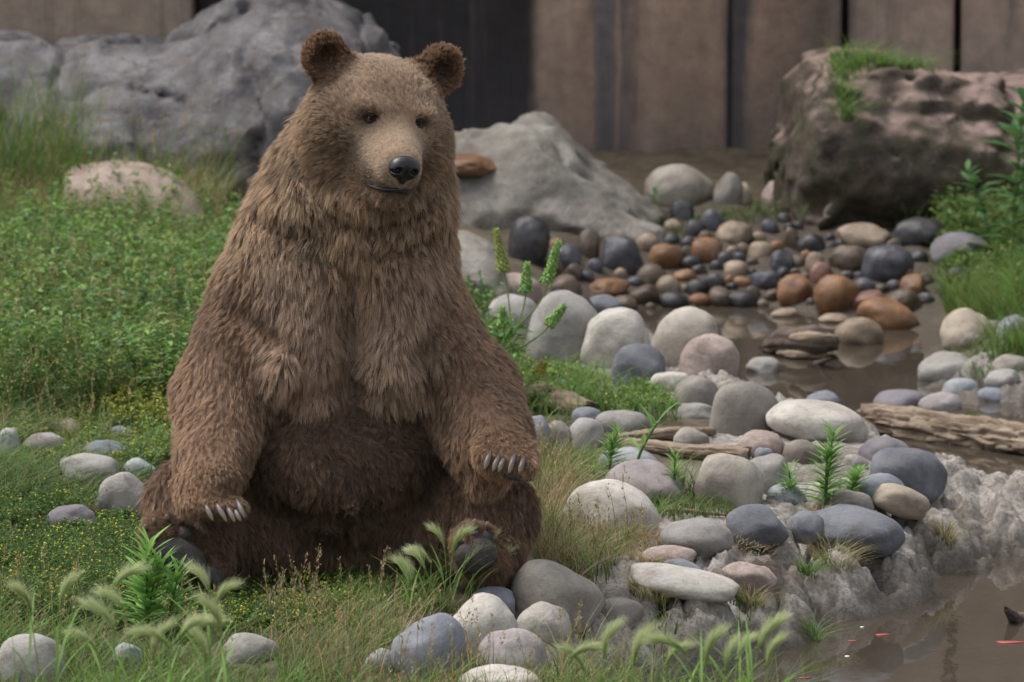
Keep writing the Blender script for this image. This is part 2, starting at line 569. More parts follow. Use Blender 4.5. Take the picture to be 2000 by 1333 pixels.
SM = dict(
    white=stone_mat('stone_cream_white', (0.387, 0.352, 0.308), (0.546, 0.515, 0.466), (0.581, 0.563, 0.528), 0.3, vein=0.25, dirt=0.35),
    pale=stone_mat('stone_pale_grey', (0.245, 0.231, 0.214), (0.354, 0.340, 0.320), (0.394, 0.381, 0.367), 0.3, dirt=0.4),
    beige=stone_mat('stone_beige', (0.272, 0.240, 0.200), (0.400, 0.364, 0.316), (0.440, 0.416, 0.376), 0.3, dirt=0.4),
    taupe=stone_mat('stone_taupe', (0.196, 0.174, 0.153), (0.306, 0.281, 0.255), (0.357, 0.340, 0.315), 0.3),
    tan=stone_mat('stone_sandy_tan', (0.320, 0.264, 0.200), (0.440, 0.376, 0.300), (0.480, 0.432, 0.368), 0.3),
    pink=stone_mat('stone_pinkish', (0.295, 0.221, 0.193), (0.443, 0.361, 0.324), (0.492, 0.426, 0.394), 0.4, vein=0.3),
    mauve=stone_mat('stone_mauve', (0.238, 0.205, 0.205), (0.353, 0.316, 0.316), (0.426, 0.402, 0.402), 0.25),
    blue=stone_mat('stone_blue_grey', (0.155, 0.165, 0.195), (0.25, 0.265, 0.30), (0.34, 0.35, 0.38), 0.3, dirt=0.3),
    slate=stone_mat('stone_dark_slate', (0.085, 0.090, 0.108), (0.165, 0.172, 0.195), (0.25, 0.25, 0.27), 0.25, dirt=0.3),
    purple=stone_mat('stone_purple_grey', (0.125, 0.115, 0.130), (0.215, 0.20, 0.22), (0.30, 0.28, 0.30), 0.25, dirt=0.3),
    granite=stone_mat('stone_blue_white_granite', (0.226, 0.250, 0.269), (0.374, 0.390, 0.398), (0.484, 0.484, 0.484), 0.6, dirt=0.25),
    mudstone=stone_mat('stone_brown_muddy', (0.14, 0.115, 0.095), (0.26, 0.225, 0.195), (0.33, 0.30, 0.27), 0.3),
    wetdark=stone_mat('stone_wet_black', (0.018, 0.017, 0.020), (0.050, 0.047, 0.052), (0.10, 0.10, 0.11), 0.2, rough=0.38, dirt=0.3),
    wetbrown=stone_mat('stone_wet_brown', (0.045, 0.032, 0.022), (0.120, 0.085, 0.058), (0.18, 0.14, 0.10), 0.25, rough=0.45),
    wetrust=stone_mat('stone_wet_rust', (0.130, 0.058, 0.024), (0.280, 0.140, 0.060), (0.34, 0.20, 0.11), 0.3, rough=0.5),
    wetred=stone_mat('stone_wet_red', (0.130, 0.062, 0.046), (0.260, 0.135, 0.100), (0.32, 0.20, 0.16), 0.3, rough=0.5),
    wettan=stone_mat('stone_damp_tan', (0.17, 0.125, 0.085), (0.33, 0.255, 0.185), (0.40, 0.33, 0.26), 0.3, rough=0.5),
    wetnavy=stone_mat('stone_wet_navy', (0.038, 0.040, 0.052), (0.085, 0.088, 0.108), (0.15, 0.15, 0.17), 0.2, rough=0.4),
    boulder=stone_mat('boulder_grey', (0.085, 0.082, 0.090), (0.235, 0.226, 0.236), (0.31, 0.30, 0.30), 0.45, vein=0.85, dirt=0.5, bumpy=0.9, tex=3.2),
    boulder2=stone_mat('boulder_pale_grey', (0.15, 0.138, 0.12), (0.33, 0.305, 0.27), (0.42, 0.40, 0.36), 0.4, dirt=0.55, bumpy=0.85, tex=3.6),
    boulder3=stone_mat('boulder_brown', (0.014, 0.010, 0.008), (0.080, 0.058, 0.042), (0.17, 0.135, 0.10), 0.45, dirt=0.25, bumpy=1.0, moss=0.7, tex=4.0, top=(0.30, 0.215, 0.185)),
    pinkrock=stone_mat('boulder_pink', (0.24, 0.175, 0.145), (0.36, 0.285, 0.245), (0.42, 0.36, 0.32), 0.3, dirt=0.4),
)

ICO4, ICO3 = ico(4), ico(3)
STONES = []      # (x, y, radius) kept clear of plants


def stone_shape(seed, angular=0.3, sub=4, cuts=7):
    g = np.random.default_rng(seed)
    v, f = ICO4 if sub == 4 else ICO3
    v = v.copy()
    # pebble roundness: a super-ellipsoid, then soft plane cuts, then worn lumps
    e = 1.95 + 0.45 * g.random()
    n = (np.abs(v) ** e).sum(1) ** (1 / e)
    v = v / n[:, None]
    for q in range(cuts):
        a = unit(g.normal(size=3) * np.array((1, 1, 0.7)))
        h = 0.70 + 0.24 * g.random()
        s = v @ a
        wd = 0.10 * (1 - 0.75 * angular)
        over = wd * np.log1p(np.exp(np.clip((s - h) / wd, -30, 30)))
        v = v - a * (over * (0.62 + 0.38 * angular))[:, None]
    o = g.random(3) * 40
    v = v * (1 + 0.09 * vnoise(v + o, 1.4, seed % 7)[:, None] + (0.03 + 0.05 * angular) * vnoise(v + o, 3.3, seed % 5)[:, None] + 0.012 * vnoise(v + o, 9.0, seed % 3)[:, None])
    v -= (v.max(0) + v.min(0)) / 2
    v /= (v.max(0) - v.min(0)) / 2
    return v, f


_stone_n = [0]


def stone(name, px, py, w, h, mat, label, cat='stone', group=None, angular=0.3, tilt=0.0, depth=0.85, sub=4, bury=0.36, zbase=None):
    """a stone seen at pixel box centre (px,py), w x h; it stands on the ground where its foot shows"""
    _stone_n[0] += 1
    sd = _stone_n[0] * 13 + 5
    foot = G(px, py + h * 0.42) if zbase is None else G(px, py + h * 0.46, zbase)
    s = sc_at(foot.y)
    rx = 0.5 * w * s
    ry = rx * depth
    cy = foot.y + ry * 0.60
    top = P(px, py - h * 0.5, cy)
    gz = float(H(top.x, cy)) if zbase is None else zbase
    hh = min(max(top.z - gz, 0.3 * h * s), 1.15 * h * s)
    bot = top.z - hh * (1 + bury) - 0.01
    rz = (top.z - bot) / 2
    ctr = Vector((P(px, py, cy).x, cy, (top.z + bot) / 2))
    v, f = stone_shape(sd, angular, sub)
    ct, st = math.cos(tilt), math.sin(tilt)
    # tilt in the picture plane keeps the outer size about the same
    k = v * np.array((rx, ry, rz))
    k = np.stack([k[:, 0] * ct + k[:, 2] * st, k[:, 1], -k[:, 0] * st + k[:, 2] * ct], 1)
    ex = (k.max(0) - k.min(0)) / 2
    k *= np.array((rx, ry, rz)) / ex
    me = np_mesh(name, k, f)
    o = link_mesh(name, me, SM[mat], loc=ctr)
    tag(o, label, cat, group)
    STONES.append((ctr.x, ctr.y, max(rx, ry), top.z))
    return o


# ------------------------------------------------------------------ big boulders (implicit forms with weathered noise)
def poly_sd(px, py, poly):
    pl = np.array(poly, float)
    d = np.full(px.shape, 1e9)
    ins = np.zeros(px.shape, bool)
    n = len(pl)
    for i in range(n):
        a, b_ = pl[i], pl[(i + 1) % n]
        bx, by = b_ - a
        t = np.clip(((px - a[0]) * bx + (py - a[1]) * by) / (bx * bx + by * by), 0, 1)
        d = np.minimum(d, np.hypot(px - a[0] - t * bx, py - a[1] - t * by))
        c = (a[1] <= py) != (b_[1] <= py)
        xx = a[0] + (py - a[1]) * bx / (by if by != 0 else 1e-9)
        ins ^= c & (px < xx)
    return np.where(ins, -d, d)


def rock_form(name, poly, y0, y1, slope, vox, nz, mat, label, cat='boulder', rnd=0.10, side=0.25, freq=1.0):
    """a rock with a given outline (pixels, at depth y0), real depth y0..y1, a face that leans back by slope, and weathered relief"""
    W2 = [P(x, y, y0) for x, y in poly]
    pl = [(p.x, p.z) for p in W2]
    pa = np.array(pl)
    lo_ = np.array((pa[:, 0].min() - 0.12, y0 - 0.3, pa[:, 1].min() - 0.05))
    hi_ = np.array((pa[:, 0].max() + 0.12, y1 + 0.15, pa[:, 1].max() + 0.12))
    ax = [np.arange(lo_[q], hi_[q], vox) for q in range(3)]
    X = np.stack(np.meshgrid(*ax, indexing='ij'), -1)
    zb = pa[:, 1].min()
    PX2, PZ2 = np.meshgrid(ax[0], ax[2], indexing='ij')
    d2 = poly_sd(PX2, PZ2, pl)[:, None, :]
    yy = X[..., 1]
    ins = np.maximum(-d2, 0)
    # the face bulges forward away from the outline, leans back as it rises
    front = y0 - side * (1 - np.exp(-ins / 0.22)) + slope * (X[..., 2] - zb)
    f = smax(np.broadcast_to(d2, yy.shape) + 0.35 * np.maximum(yy - y0, 0) * 0, (front - yy) * 0.9, rnd)
    f = smax(f, yy - y1, rnd)
    o = len(label) * 3.1
    q = X * freq + o
    ridg = np.abs(vnoise(q, 3.1, 4))
    cell = np.round(vnoise(q * np.array((1, 1, 1.6)), 4.2, 8) * 2.2) / 2.2
    crev = (1 - np.abs(vnoise(q + 0.12 * np.stack([vnoise(q, 5, 2)] * 3, -1), 2.3, 14))) ** 9
    f = f + nz * (0.55 * vnoise(q, 1.9, 3) + 1.0 * crev + 0.8 * (0.35 - ridg) + 0.35 * cell + 0.35 * vnoise(q, 8.0, 5) + 0.2 * vnoise(q, 17.0, 6) + 0.12 * vnoise(q, 34.0, 7))
    V, Q = surface_nets(f.astype(np.float32), lo_, vox)
    c = V.mean(0)
    c[2] = V[:, 2].min()
    r = link_mesh(name, np_mesh(name, V - c, Q), mat, loc=c)
    tag(r, label, cat)
    ROCKS[label[:10]] = (V, Q)
    return r


ROCKS = {}
rock_form('boulder', [(-260, 150), (-60, 108), (0, 112), (150, 104), (300, 116), (395, 72), (470, 22), (520, -6), (600, 20), (690, 64), (742, 108), (800, 220), (830, 440), (-260, 440)],
          8.55, 9.6, 0.35, 0.019, 0.085, SM['boulder'], 'huge grey weathered boulder with a peak, behind the bear against the wall', rnd=0.06, side=0.45)
rock_form('boulder', [(830, 310), (893, 296), (960, 288), (1000, 266), (1045, 250), (1090, 266), (1130, 304), (1165, 352), (1210, 388), (1250, 414), (1292, 452), (1285, 500), (1200, 530), (830, 540)],
          7.75, 8.7, 0.5, 0.017, 0.055, SM['boulder2'], "pale grey wedge-shaped boulder with a long slope, beside the bear's shoulder", rnd=0.10, side=0.3)
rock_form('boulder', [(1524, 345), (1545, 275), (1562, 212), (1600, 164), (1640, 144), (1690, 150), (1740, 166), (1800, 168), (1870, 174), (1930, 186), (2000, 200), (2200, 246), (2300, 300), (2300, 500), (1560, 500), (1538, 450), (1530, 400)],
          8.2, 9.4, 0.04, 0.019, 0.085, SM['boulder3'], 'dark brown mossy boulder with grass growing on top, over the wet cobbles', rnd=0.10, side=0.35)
rock_form('boulder', [(118, 350), (200, 338), (270, 345), (330, 368), (375, 405), (392, 440), (380, 470), (110, 470)],
          6.9, 7.5, 0.5, 0.014, 0.012, SM['pinkrock'], 'low pinkish rounded rock among dry grass in front of the huge grey boulder', rnd=0.08, side=0.2)
rock_form('boulder', [(860, 490), (905, 485), (950, 505), (985, 535), (1000, 575), (985, 600), (860, 600)],
          5.3, 5.8, 0.6, 0.011, 0.016, SM['boulder2'], "pale rough rock low behind the bear's arm, near the tall seeding weed", rnd=0.06, side=0.15)
# orange slab that lies on the pale boulder
stone('stone', 912, 320, 120, 34, 'wetrust', 'flat orange-brown slab lying on the pale grey wedge boulder', angular=1.0, zbase=float(P(925, 332, 7.86).z), bury=0.3, depth=1.1)

# ------------------------------------------------------------------ stones of the near bank
BANK = [
    (60, 1292, 140, 108, 'pale', 'pale white-grey rounded stone in foreground grass, far from other stones', 0.2, 0),
    (490, 1268, 112, 66, 'pale', 'low smooth grey stone in the foreground grass below the yellow-budded plants', 0.2, 0),
    (250, 1278, 62, 46, 'granite', 'small rough speckled grey stone half hidden by foxtail grass', 0.7, 0),
    (838, 1264, 158, 135, 'blue', 'blue-grey domed stone at the front of the foreground stone pile', 0.2, 0.1),
    (938, 1222, 150, 130, 'white', 'cream white stone in the middle of the foreground stone pile', 0.3, 0.25),
    (1062, 1216, 112, 80, 'white', 'small cream oval stone leaning on the largest foreground stone', 0.2, 0.1),
    (1082, 1168, 188, 140, 'beige', 'largest beige-grey rounded stone in front of the bear\'s foot', 0.25, 0.35),
    (962, 1174, 90, 56, 'blue', 'slate blue stone wedged behind the cream white stone by the bear\'s foot', 0.2, 0),
    (1003, 1278, 145, 98, 'mauve', 'taupe mauve stone at the right end of the foreground pile', 0.2, 0.2),
    (975, 1326, 165, 50, 'white', 'flat cream stone lowest in the foreground pile', 0.2, 0),
    (742, 1292, 64, 52, 'granite', 'small grey stone beside the blue-grey dome in the grass', 0.4, 0),
    (1215, 1197, 88, 58, 'taupe', 'dull grey-brown stone set in mud left of the long white slab', 0.3, 0),
    (1337, 1145, 222, 78, 'white', 'long white slab stone lying in pale mud', 0.35, 0.2),
    (1333, 1110, 82, 36, 'blue', 'blue-grey stone peeping out behind the long white slab', 0.2, 0.1),
    (1300, 1086, 122, 42, 'pink', 'flat pinkish brown stone in dry grass above the long white slab', 0.3, 0),
    (1462, 1128, 112, 64, 'pink', 'pinkish tan angular stone at the end of the long white slab', 0.75, 0.25),
    (1360, 1050, 146, 76, 'pale', 'smooth grey oval stone with dirt on top, left of the dark earth patch', 0.2, 0.1),
    (1479, 1025, 124, 78, 'slate', 'dark slate round stone at the back of the brown earth patch', 0.2, 0),
    (1578, 1026, 82, 54, 'blue', 'small blue-grey stone at the right rim of the brown earth patch', 0.2, 0.1),
    (1670, 1034, 200, 96, 'slate', 'long dark blue-grey slab stone with a broken black end above the pond', 0.35, 0.28),
    (1656, 978, 104, 40, 'taupe', 'flat taupe stone behind the long dark slab', 0.25, 0.1),
    (1762, 974, 114, 60, 'tan', 'sandy tan domed stone between the slab and the largest slate stone', 0.1, 0.5),
    (1722, 956, 100, 62, 'blue', 'round blue-grey stone in front of the largest slate stone', 0.15, 0),
    (1774, 922, 158, 94, 'slate', 'largest slate blue stone on the crest of the mud spit', 0.2, 0.08),
    (1727, 878, 100, 46, 'purple', 'flat purple-grey stone behind the largest slate stone', 0.25, 0),
    (1672, 903, 50, 32, 'mauve', 'tiny mauve pebble in mud beside the flat purple-grey stone', 0.2, 0),
    (1425, 943, 140, 108, 'beige', 'tan egg-shaped stone standing among dry grass stalks', 0.15, 0.35),
    (1500, 928, 100, 84, 'pale', 'pale cream stone behind the tan egg-shaped stone', 0.3, 0.35),
    (1536, 966, 80, 46, 'granite', 'pale cracked stone beside the leafy weed', 0.5, 0.1),
    (1195, 995, 192, 116, 'white', 'large cream white stone beside the bear\'s knee', 0.25, 0.25),
    (1264, 945, 166, 88, 'mauve', 'mauve rounded stone behind the large cream white stone', 0.2, 0.15),
    (1230, 903, 124, 58, 'granite', 'speckled blue-white granite stone under the thin driftwood log', 0.3, 0.1),
    (1490, 895, 48, 40, 'blue', 'small bluish pebble at the end of the thin driftwood log', 0.15, 0),
    (1486, 870, 98, 58, 'pink', 'pinkish grey oval stone in front of the round taupe stone', 0.2, 0),
    (1597, 822, 204, 84, 'white', 'big smooth white slab stone near the water behind the spit', 0.3, 0.18),
    (1456, 800, 144, 112, 'taupe', 'big round taupe stone beside the big white slab', 0.15, 0.1),
    (1350, 856, 72, 42, 'taupe', 'small grey stone resting behind the thin driftwood log', 0.25, 0),
    (1362, 764, 90, 58, 'taupe', 'muddy grey round stone behind the round taupe stone', 0.3, 0),
    (1308, 746, 78, 40, 'white', 'low cream stone below the dark blue-black stone', 0.3, 0.1),
    (1385, 700, 122, 98, 'pink', 'pink granite stone leaning on the largest pale boulder of the row', 0.3, 0.45),
    (1343, 664, 146, 136, 'beige', 'largest pale beige rounded stone in the row by the back pool', 0.15, 0.2),
    (1292, 640, 70, 60, 'pink', 'pink stone peeping out behind the largest pale stone of the row', 0.2, 0),
    (1262, 626, 72, 42, 'pale', 'grey stone with a pale band behind the pointed stone', 0.2, 0),
    (1246, 716, 108, 90, 'slate', 'dark blue-black stone in front of the pointed stone', 0.25, 0.15),
    (1206, 665, 140, 130, 'white', 'pointed white-tan stone with cracks in the row by the back pool', 0.55, 0.3),
    (1148, 670, 44, 62, 'purple', 'dark purple stone squeezed between two white stones', 0.2, 0),
    (1100, 642, 146, 146, 'pale', 'largest whitish round stone behind the tall seeding weed', 0.2, 0.1),
    (1176, 597, 78, 42, 'slate', 'slate stone on the pool edge behind the whitish stones', 0.2, 0),
    (1010, 566, 102, 66, 'pink', 'pinkish rounded stone behind the tall seeding weed', 0.2, 0),
    (1000, 612, 100, 74, 'pale', 'grey stone half hidden behind the tall seeding weed beside the bear', 0.2, 0),
    (1046, 850, 64, 76, 'blue', 'blue-grey stone right beside the bear\'s forearm', 0.3, 0.3),
    (1088, 852, 56, 60, 'taupe', 'brown-grey stone below the short log stub', 0.4, 0),
    (1143, 850, 76, 66, 'pale', 'pale grey stone leaning below the short log stub', 0.3, 0.35),
    (1146, 814, 60, 38, 'blue', 'small blue stone tucked under the short log stub', 0.2, 0),
    (1216, 824, 108, 46, 'pale', 'flat pale grey stone behind the flat driftwood plank', 0.2, 0.1),
    (1362, 806, 84, 36, 'pale', 'flat grey stone beside the round taupe stone', 0.3, 0),
    (1566, 884, 80, 50, 'mudstone', 'brown muddy stone below the big white slab', 0.5, 0),
    (1608, 778, 66, 30, 'blue', 'flat blue-grey stone at the water behind the big white slab', 0.2, 0.1),
    (176, 917, 118, 66, 'pale', 'pale grey stone left of the bear, in front of the blue-grey stone', 0.25, 0.1),
    (242, 970, 112, 94, 'pale', 'tallest smooth grey stone right beside the bear\'s hip', 0.2, -0.35),
    (140, 1012, 104, 52, 'purple', 'dark split stone left of the bear\'s hip', 0.6, -0.1),
    (90, 870, 90, 50, 'mauve', 'pinkish grey stone in long grass left of the bear', 0.25, 0),
    (137, 841, 72, 46, 'tan', 'tan angular stone behind the pinkish grey stone in long grass', 0.6, 0.2),
    (206, 882, 100, 44, 'blue', 'flat blue-grey stone behind the pale grey stone', 0.35, 0.1),
    (236, 850, 60, 36, 'blue', 'small bluish stone in yellow-flowered plants left of the bear', 0.4, 0.2),
    (14, 872, 52, 72, 'granite', 'grey stone farthest left in the long grass', 0.3, 0.1),
    (272, 914, 66, 40, 'granite', 'small speckled pale stone near the bear\'s hip', 0.3, 0),
    (312, 738, 60, 26, 'pale', 'pale flat stone in green plants behind the bear\'s arm', 0.2, 0),
    (400, 457, 104, 42, 'mauve', 'grey flat stone in grass at the bear\'s back', 0.3, 0),
    (392, 492, 68, 40, 'pale', 'pale stone in front of the grey flat stone at the bear\'s back', 0.3, 0),
    (462, 428, 56, 34, 'pink', 'small pink stone behind the bear\'s shoulder', 0.3, 0),
    (1853, 720, 122, 66, 'pale', 'biggest pale grey stone on the bank across the pool', 0.15, 0.1),
    (1876, 758, 74, 40, 'granite', 'white-grey stone at the water below the biggest pale stone', 0.3, 0),
    (1936, 774, 64, 34, 'blue', 'bluish stone in the water behind the big driftwood log', 0.3, 0),
    (1976, 712, 76, 40, 'beige', 'cream stone in grass on the bank across the pool', 0.2, 0),
    (1958, 738, 70, 34, 'pale', 'flat pale stone below the cream stone across the pool', 0.2, 0),
    (1886, 640, 104, 76, 'tan', 'slanting tan stone in the grass across the pool', 0.4, -0.4),
    (1978, 640, 66, 50, 'blue', 'blue-grey stone in the grass across the pool', 0.2, 0.1),
    (1934, 644, 52, 36, 'pale', 'small pale stone between the tan and blue-grey stones', 0.2, 0),
    (1760, 782, 112, 40, 'purple', 'flat purplish stone lying against the big driftwood log', 0.2, 0),
    (1836, 786, 88, 40, 'mauve', 'flat mauve stone lying behind the big driftwood log', 0.2, 0),
    (1896, 664, 44, 30, 'taupe', 'small greenish grey stone at the foot of the slanting tan stone', 0.3, 0),
]
for x, y, w, h, mt, lab, ang, tl in BANK:
    zb = None
    if lab.startswith(('flat purplish', 'flat mauve', 'bluish stone in the water', 'white-grey stone at the water', 'biggest pale', 'flat blue-grey stone at the water')):
        zb = ZW - 0.01
    stone('stone', x, y, w, h, mt, lab, angular=ang, tilt=tl, zbase=zb)

# stones standing in or at the back pool, and the wet cobble heap behind it
POOL = [
    (1490, 713, 68, 32, 'pale', 'pale stone rising from the back pool', ZW),
    (1679, 648, 98, 54, 'wettan', 'tan and pink stone rising from the back pool beside the driftwood snag', ZW),
    (1733, 614, 122, 62, 'wetrust', 'biggest rust-orange cobble at the edge of the back pool', ZW),
    (1532, 611, 58, 18, 'wettan', 'flat tan stone just above the water of the back pool', ZW),
    (1630, 622, 66, 18, 'wettan', 'flat orange-tan stone between the snag and the biggest rust cobble', ZW),
    (1634, 577, 92, 80, 'wetrust', 'tall rounded rust-orange cobble at the water', None),
    (1697, 590, 72, 46, 'wetred', 'reddish cobble between two rust-orange cobbles', None),
    (1764, 590, 74, 52, 'wetbrown', 'grey-brown cobble above the biggest rust-orange cobble', None),
    (1783, 558, 52, 46, 'wetrust', 'orange-brown cobble beside the large slate cobble', None),
    (1735, 517, 104, 78, 'wetnavy', 'large slate grey cobble under the mossy boulder', None),
    (1769, 538, 42, 30, 'wetrust', 'small orange cobble leaning on the large slate cobble', None),
    (1660, 505, 84, 56, 'wetbrown', 'brown-grey cobble left of the large slate cobble', None),
    (1605, 534, 48, 44, 'wetred', 'red-brown cobble in the middle of the heap', None),
    (1592, 515, 40, 46, 'wettan', 'tan upright cobble behind the red-brown cobble', None),
    (1553, 567, 72, 62, 'wetrust', 'orange and tan cobble at the water', None),
    (1494, 547, 62, 42, 'wetnavy', 'slate cobble at the water left of the orange and tan cobble', None),
    (1526, 511, 48, 46, 'wetnavy', 'round navy cobble in the middle of the heap', None),
    (1434, 454, 74, 46, 'wettan', 'angular brown and white stone at the back of the heap', None),
    (1450, 380, 40, 48, 'tan', 'cream upright stone against the wall', None),
    (1511, 377, 48, 48, 'pink', 'pink-cream round stone against the wall', None),
    (1424, 372, 62, 70, 'taupe', 'grey stone behind the cream upright stone', None),
    (1326, 362, 138, 86, 'beige', 'big pale beige stone at the foot of the wall', None),
    (1332, 414, 50, 44, 'wetdark', 'black cobble below the big pale beige stone', None),
    (1392, 432, 50, 48, 'wetnavy', 'dark wet cobble right of the black cobble', None),
    (1300, 501, 68, 54, 'wetrust', 'golden brown cobble in the heap', None),
    (1186, 563, 90, 38, 'wetrust', 'flat orange-brown stone at the left end of the pool', None),
    (1336, 538, 48, 24, 'wetrust', 'small bright orange stone in the heap', None),
    (1215, 499, 88, 82, 'wetnavy', 'big navy cobble at the toe of the pale wedge boulder', None),
    (1150, 477, 44, 60, 'wetbrown', 'brown upright cobble at the toe of the pale wedge boulder', None),
    (1032, 470, 84, 100, 'wetdark', 'tall black wet stone in front of the pale wedge boulder', None),
    (1108, 505, 56, 56, 'wetnavy', 'dark cobble beside the tall black wet stone', None),
    (1688, 459, 108, 48, 'wettan', 'long brown-tan stone under the mossy boulder', None),
    (1797, 455, 112, 62, 'wetdark', 'black stone with white streaks under the mossy boulder', None),
    (1878, 487, 124, 68, 'purple', 'purple slate stone in weeds below the mossy boulder', None),
    (1878, 540, 66, 40, 'wetdark', 'dark stone in grass below the purple slate stone', None),
    (1545, 468, 36, 50, 'wetbrown', 'brown upright stone at the left foot of the mossy boulder', None),
]
for x, y, w, h, mt, lab, zb in POOL:
    stone('cobble', x, y, w, h, mt, lab, 'cobble' if 'cobble' in lab else 'stone', angular=0.35, sub=4, zbase=zb, tilt=random.uniform(-0.25, 0.25))
# the rest of the wet heap: look-alikes that only their place tells apart
HEAP = dict(wetdark='black wet', wetbrown='dark brown wet', wetnavy='slate grey wet', wetrust='rusty orange wet', wettan='dull tan damp')


def heap_label(mt, x, y, w):
    size = 'large' if w > 52 else ('small' if w < 36 else 'medium')
    if y > 560: where = 'at the back pool waterline'
    elif x < 1260: where = 'beside the big navy cobble near the pale wedge boulder'
    elif x > 1560 and y < 520: where = 'under the overhang of the mossy boulder'
    elif x > 1560: where = 'among the rust-orange cobbles of the heap'
    elif y < 480: where = 'at the top of the heap below the beige stone'
    elif x < 1400: where = 'around the golden brown cobble of the heap'
    else: where = 'around the round navy cobble of the heap'
    return size + ' ' + HEAP[mt] + ' cobble ' + where


taken = [(q[0], q[1], max(q[2], q[3]) * 0.42) for q in POOL]
g = np.random.default_rng(4)
cnt = 0
for tr_ in range(2500):
    y = 425 + 175 * g.random() ** 0.8
    x = 1075 + (1810 - 1075) * g.random()
    if y < 470 and x < 1290: continue
    if y < 455 and x > 1560: continue
    w = 30 + 36 * g.random() if tr_ < 900 else 20 + 20 * g.random()
    if any((x - a) ** 2 + ((y - b_) * 1.4) ** 2 < (r + w * 0.33) ** 2 for a, b_, r in taken): continue
    taken.append((x, y, w * 0.40))
    mt = g.choice(['wetdark', 'wetbrown', 'wetnavy', 'wetrust', 'wettan'], p=[0.32, 0.30, 0.18, 0.08, 0.12])
    stone('cobble', x, y, w, w * (0.62 + 0.25 * g.random()), str(mt), heap_label(str(mt), x, y, w), 'cobble', 'wet cobbles heaped behind the pool', angular=0.4, sub=3, tilt=float(g.uniform(-0.4, 0.4)))
    cnt += 1
    if cnt >= 190: break
# ------------------------------------------------------------------ enclosure wall: stained concrete panels with joints
WALL_Y = 10.0
m_wall, nt, nodes, links, b = new_mat('stained_concrete')
tc = N(nt, 'ShaderNodeTexCoord')
geo = N(nt, 'ShaderNodeNewGeometry')
sx = N(nt, 'ShaderNodeSeparateXYZ')
links.new(geo.outputs['Position'], sx.inputs[0])
WX0, WX1 = float(P(-200, 200, WALL_Y).x), float(P(2200, 200, WALL_Y).x)
mpv = N(nt, 'ShaderNodeMapping')
mpv.inputs['Scale'].default_value = (3.0, 3.0, 0.5)
links.new(geo.outputs['Position'], mpv.inputs['Vector'])
st = noise_n(nt, mpv.outputs[0], 1.6, 6, 0.65)
mp2 = N(nt, 'ShaderNodeMapping')
mp2.inputs['Scale'].default_value = (3.2, 3.2, 0.9)
links.new(geo.outputs['Position'], mp2.inputs['Vector'])
st2 = noise_n(nt, mp2.outputs[0], 2.2, 6, 0.7)
xw = mathn(nt, 'ADD', sx.outputs['X'], mathn(nt, 'MULTIPLY', mathn(nt, 'SUBTRACT', st, 0.5), 0.16))
# streaks widen towards the ground
low = N(nt, 'ShaderNodeMapRange')
links.new(sx.outputs['Z'], low.inputs['Value'])
low.inputs['From Min'].default_value = 1.0
low.inputs['From Max'].default_value = 0.0
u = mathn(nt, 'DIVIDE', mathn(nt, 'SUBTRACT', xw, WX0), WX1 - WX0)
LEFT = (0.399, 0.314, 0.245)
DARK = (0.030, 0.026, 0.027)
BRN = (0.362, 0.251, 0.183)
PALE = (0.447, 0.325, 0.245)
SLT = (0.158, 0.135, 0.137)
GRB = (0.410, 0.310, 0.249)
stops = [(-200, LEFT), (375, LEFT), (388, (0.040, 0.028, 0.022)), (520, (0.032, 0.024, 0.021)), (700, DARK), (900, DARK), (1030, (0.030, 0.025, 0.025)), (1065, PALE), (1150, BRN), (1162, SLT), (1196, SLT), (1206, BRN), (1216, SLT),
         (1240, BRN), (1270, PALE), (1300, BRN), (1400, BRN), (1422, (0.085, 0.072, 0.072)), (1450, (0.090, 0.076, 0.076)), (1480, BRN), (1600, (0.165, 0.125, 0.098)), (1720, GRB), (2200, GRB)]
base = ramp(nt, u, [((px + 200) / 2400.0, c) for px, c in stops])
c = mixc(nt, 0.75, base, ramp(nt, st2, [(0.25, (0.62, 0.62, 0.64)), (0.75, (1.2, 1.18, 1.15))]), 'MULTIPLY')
g1 = noise_n(nt, geo.outputs['Position'], 11, 9, 0.72)
c = mixc(nt, 0.6, c, ramp(nt, g1, [(0.3, (0.5, 0.5, 0.5)), (0.7, (1.4, 1.4, 1.4))]), 'MULTIPLY')
mp3 = N(nt, 'ShaderNodeMapping')
mp3.inputs['Scale'].default_value = (9.0, 9.0, 0.55)
links.new(geo.outputs['Position'], mp3.inputs['Vector'])
st3 = noise_n(nt, mp3.outputs[0], 1.2, 4, 0.6)
c = mixc(nt, ramp(nt, st3, [(0.56, (0, 0, 0)), (0.74, (0.55, 0.55, 0.55))]), c, (0.055, 0.048, 0.048))
c = mixc(nt, ramp(nt, st3, [(0.24, (0.22, 0.22, 0.22)), (0.44, (0, 0, 0))]), c, (0.30, 0.26, 0.23))
# water stain rising from the ground, blue-grey
lf = mathn(nt, 'MULTIPLY', mathn(nt, 'POWER', low.outputs[0], 3.0), mathn(nt, 'ADD', st, 0.25), True)
c = mixc(nt, mathn(nt, 'MULTIPLY', lf, 0.7), c, (0.12, 0.112, 0.122))
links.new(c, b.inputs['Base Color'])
b.inputs['Roughness'].default_value = 0.9
bump(nt, g1, 0.4, 0.02, b)

wall = empty('concrete_wall', (0, WALL_Y, 0))
tag(wall, 'tall stained concrete enclosure wall of upright panels behind the boulders', 'wall')


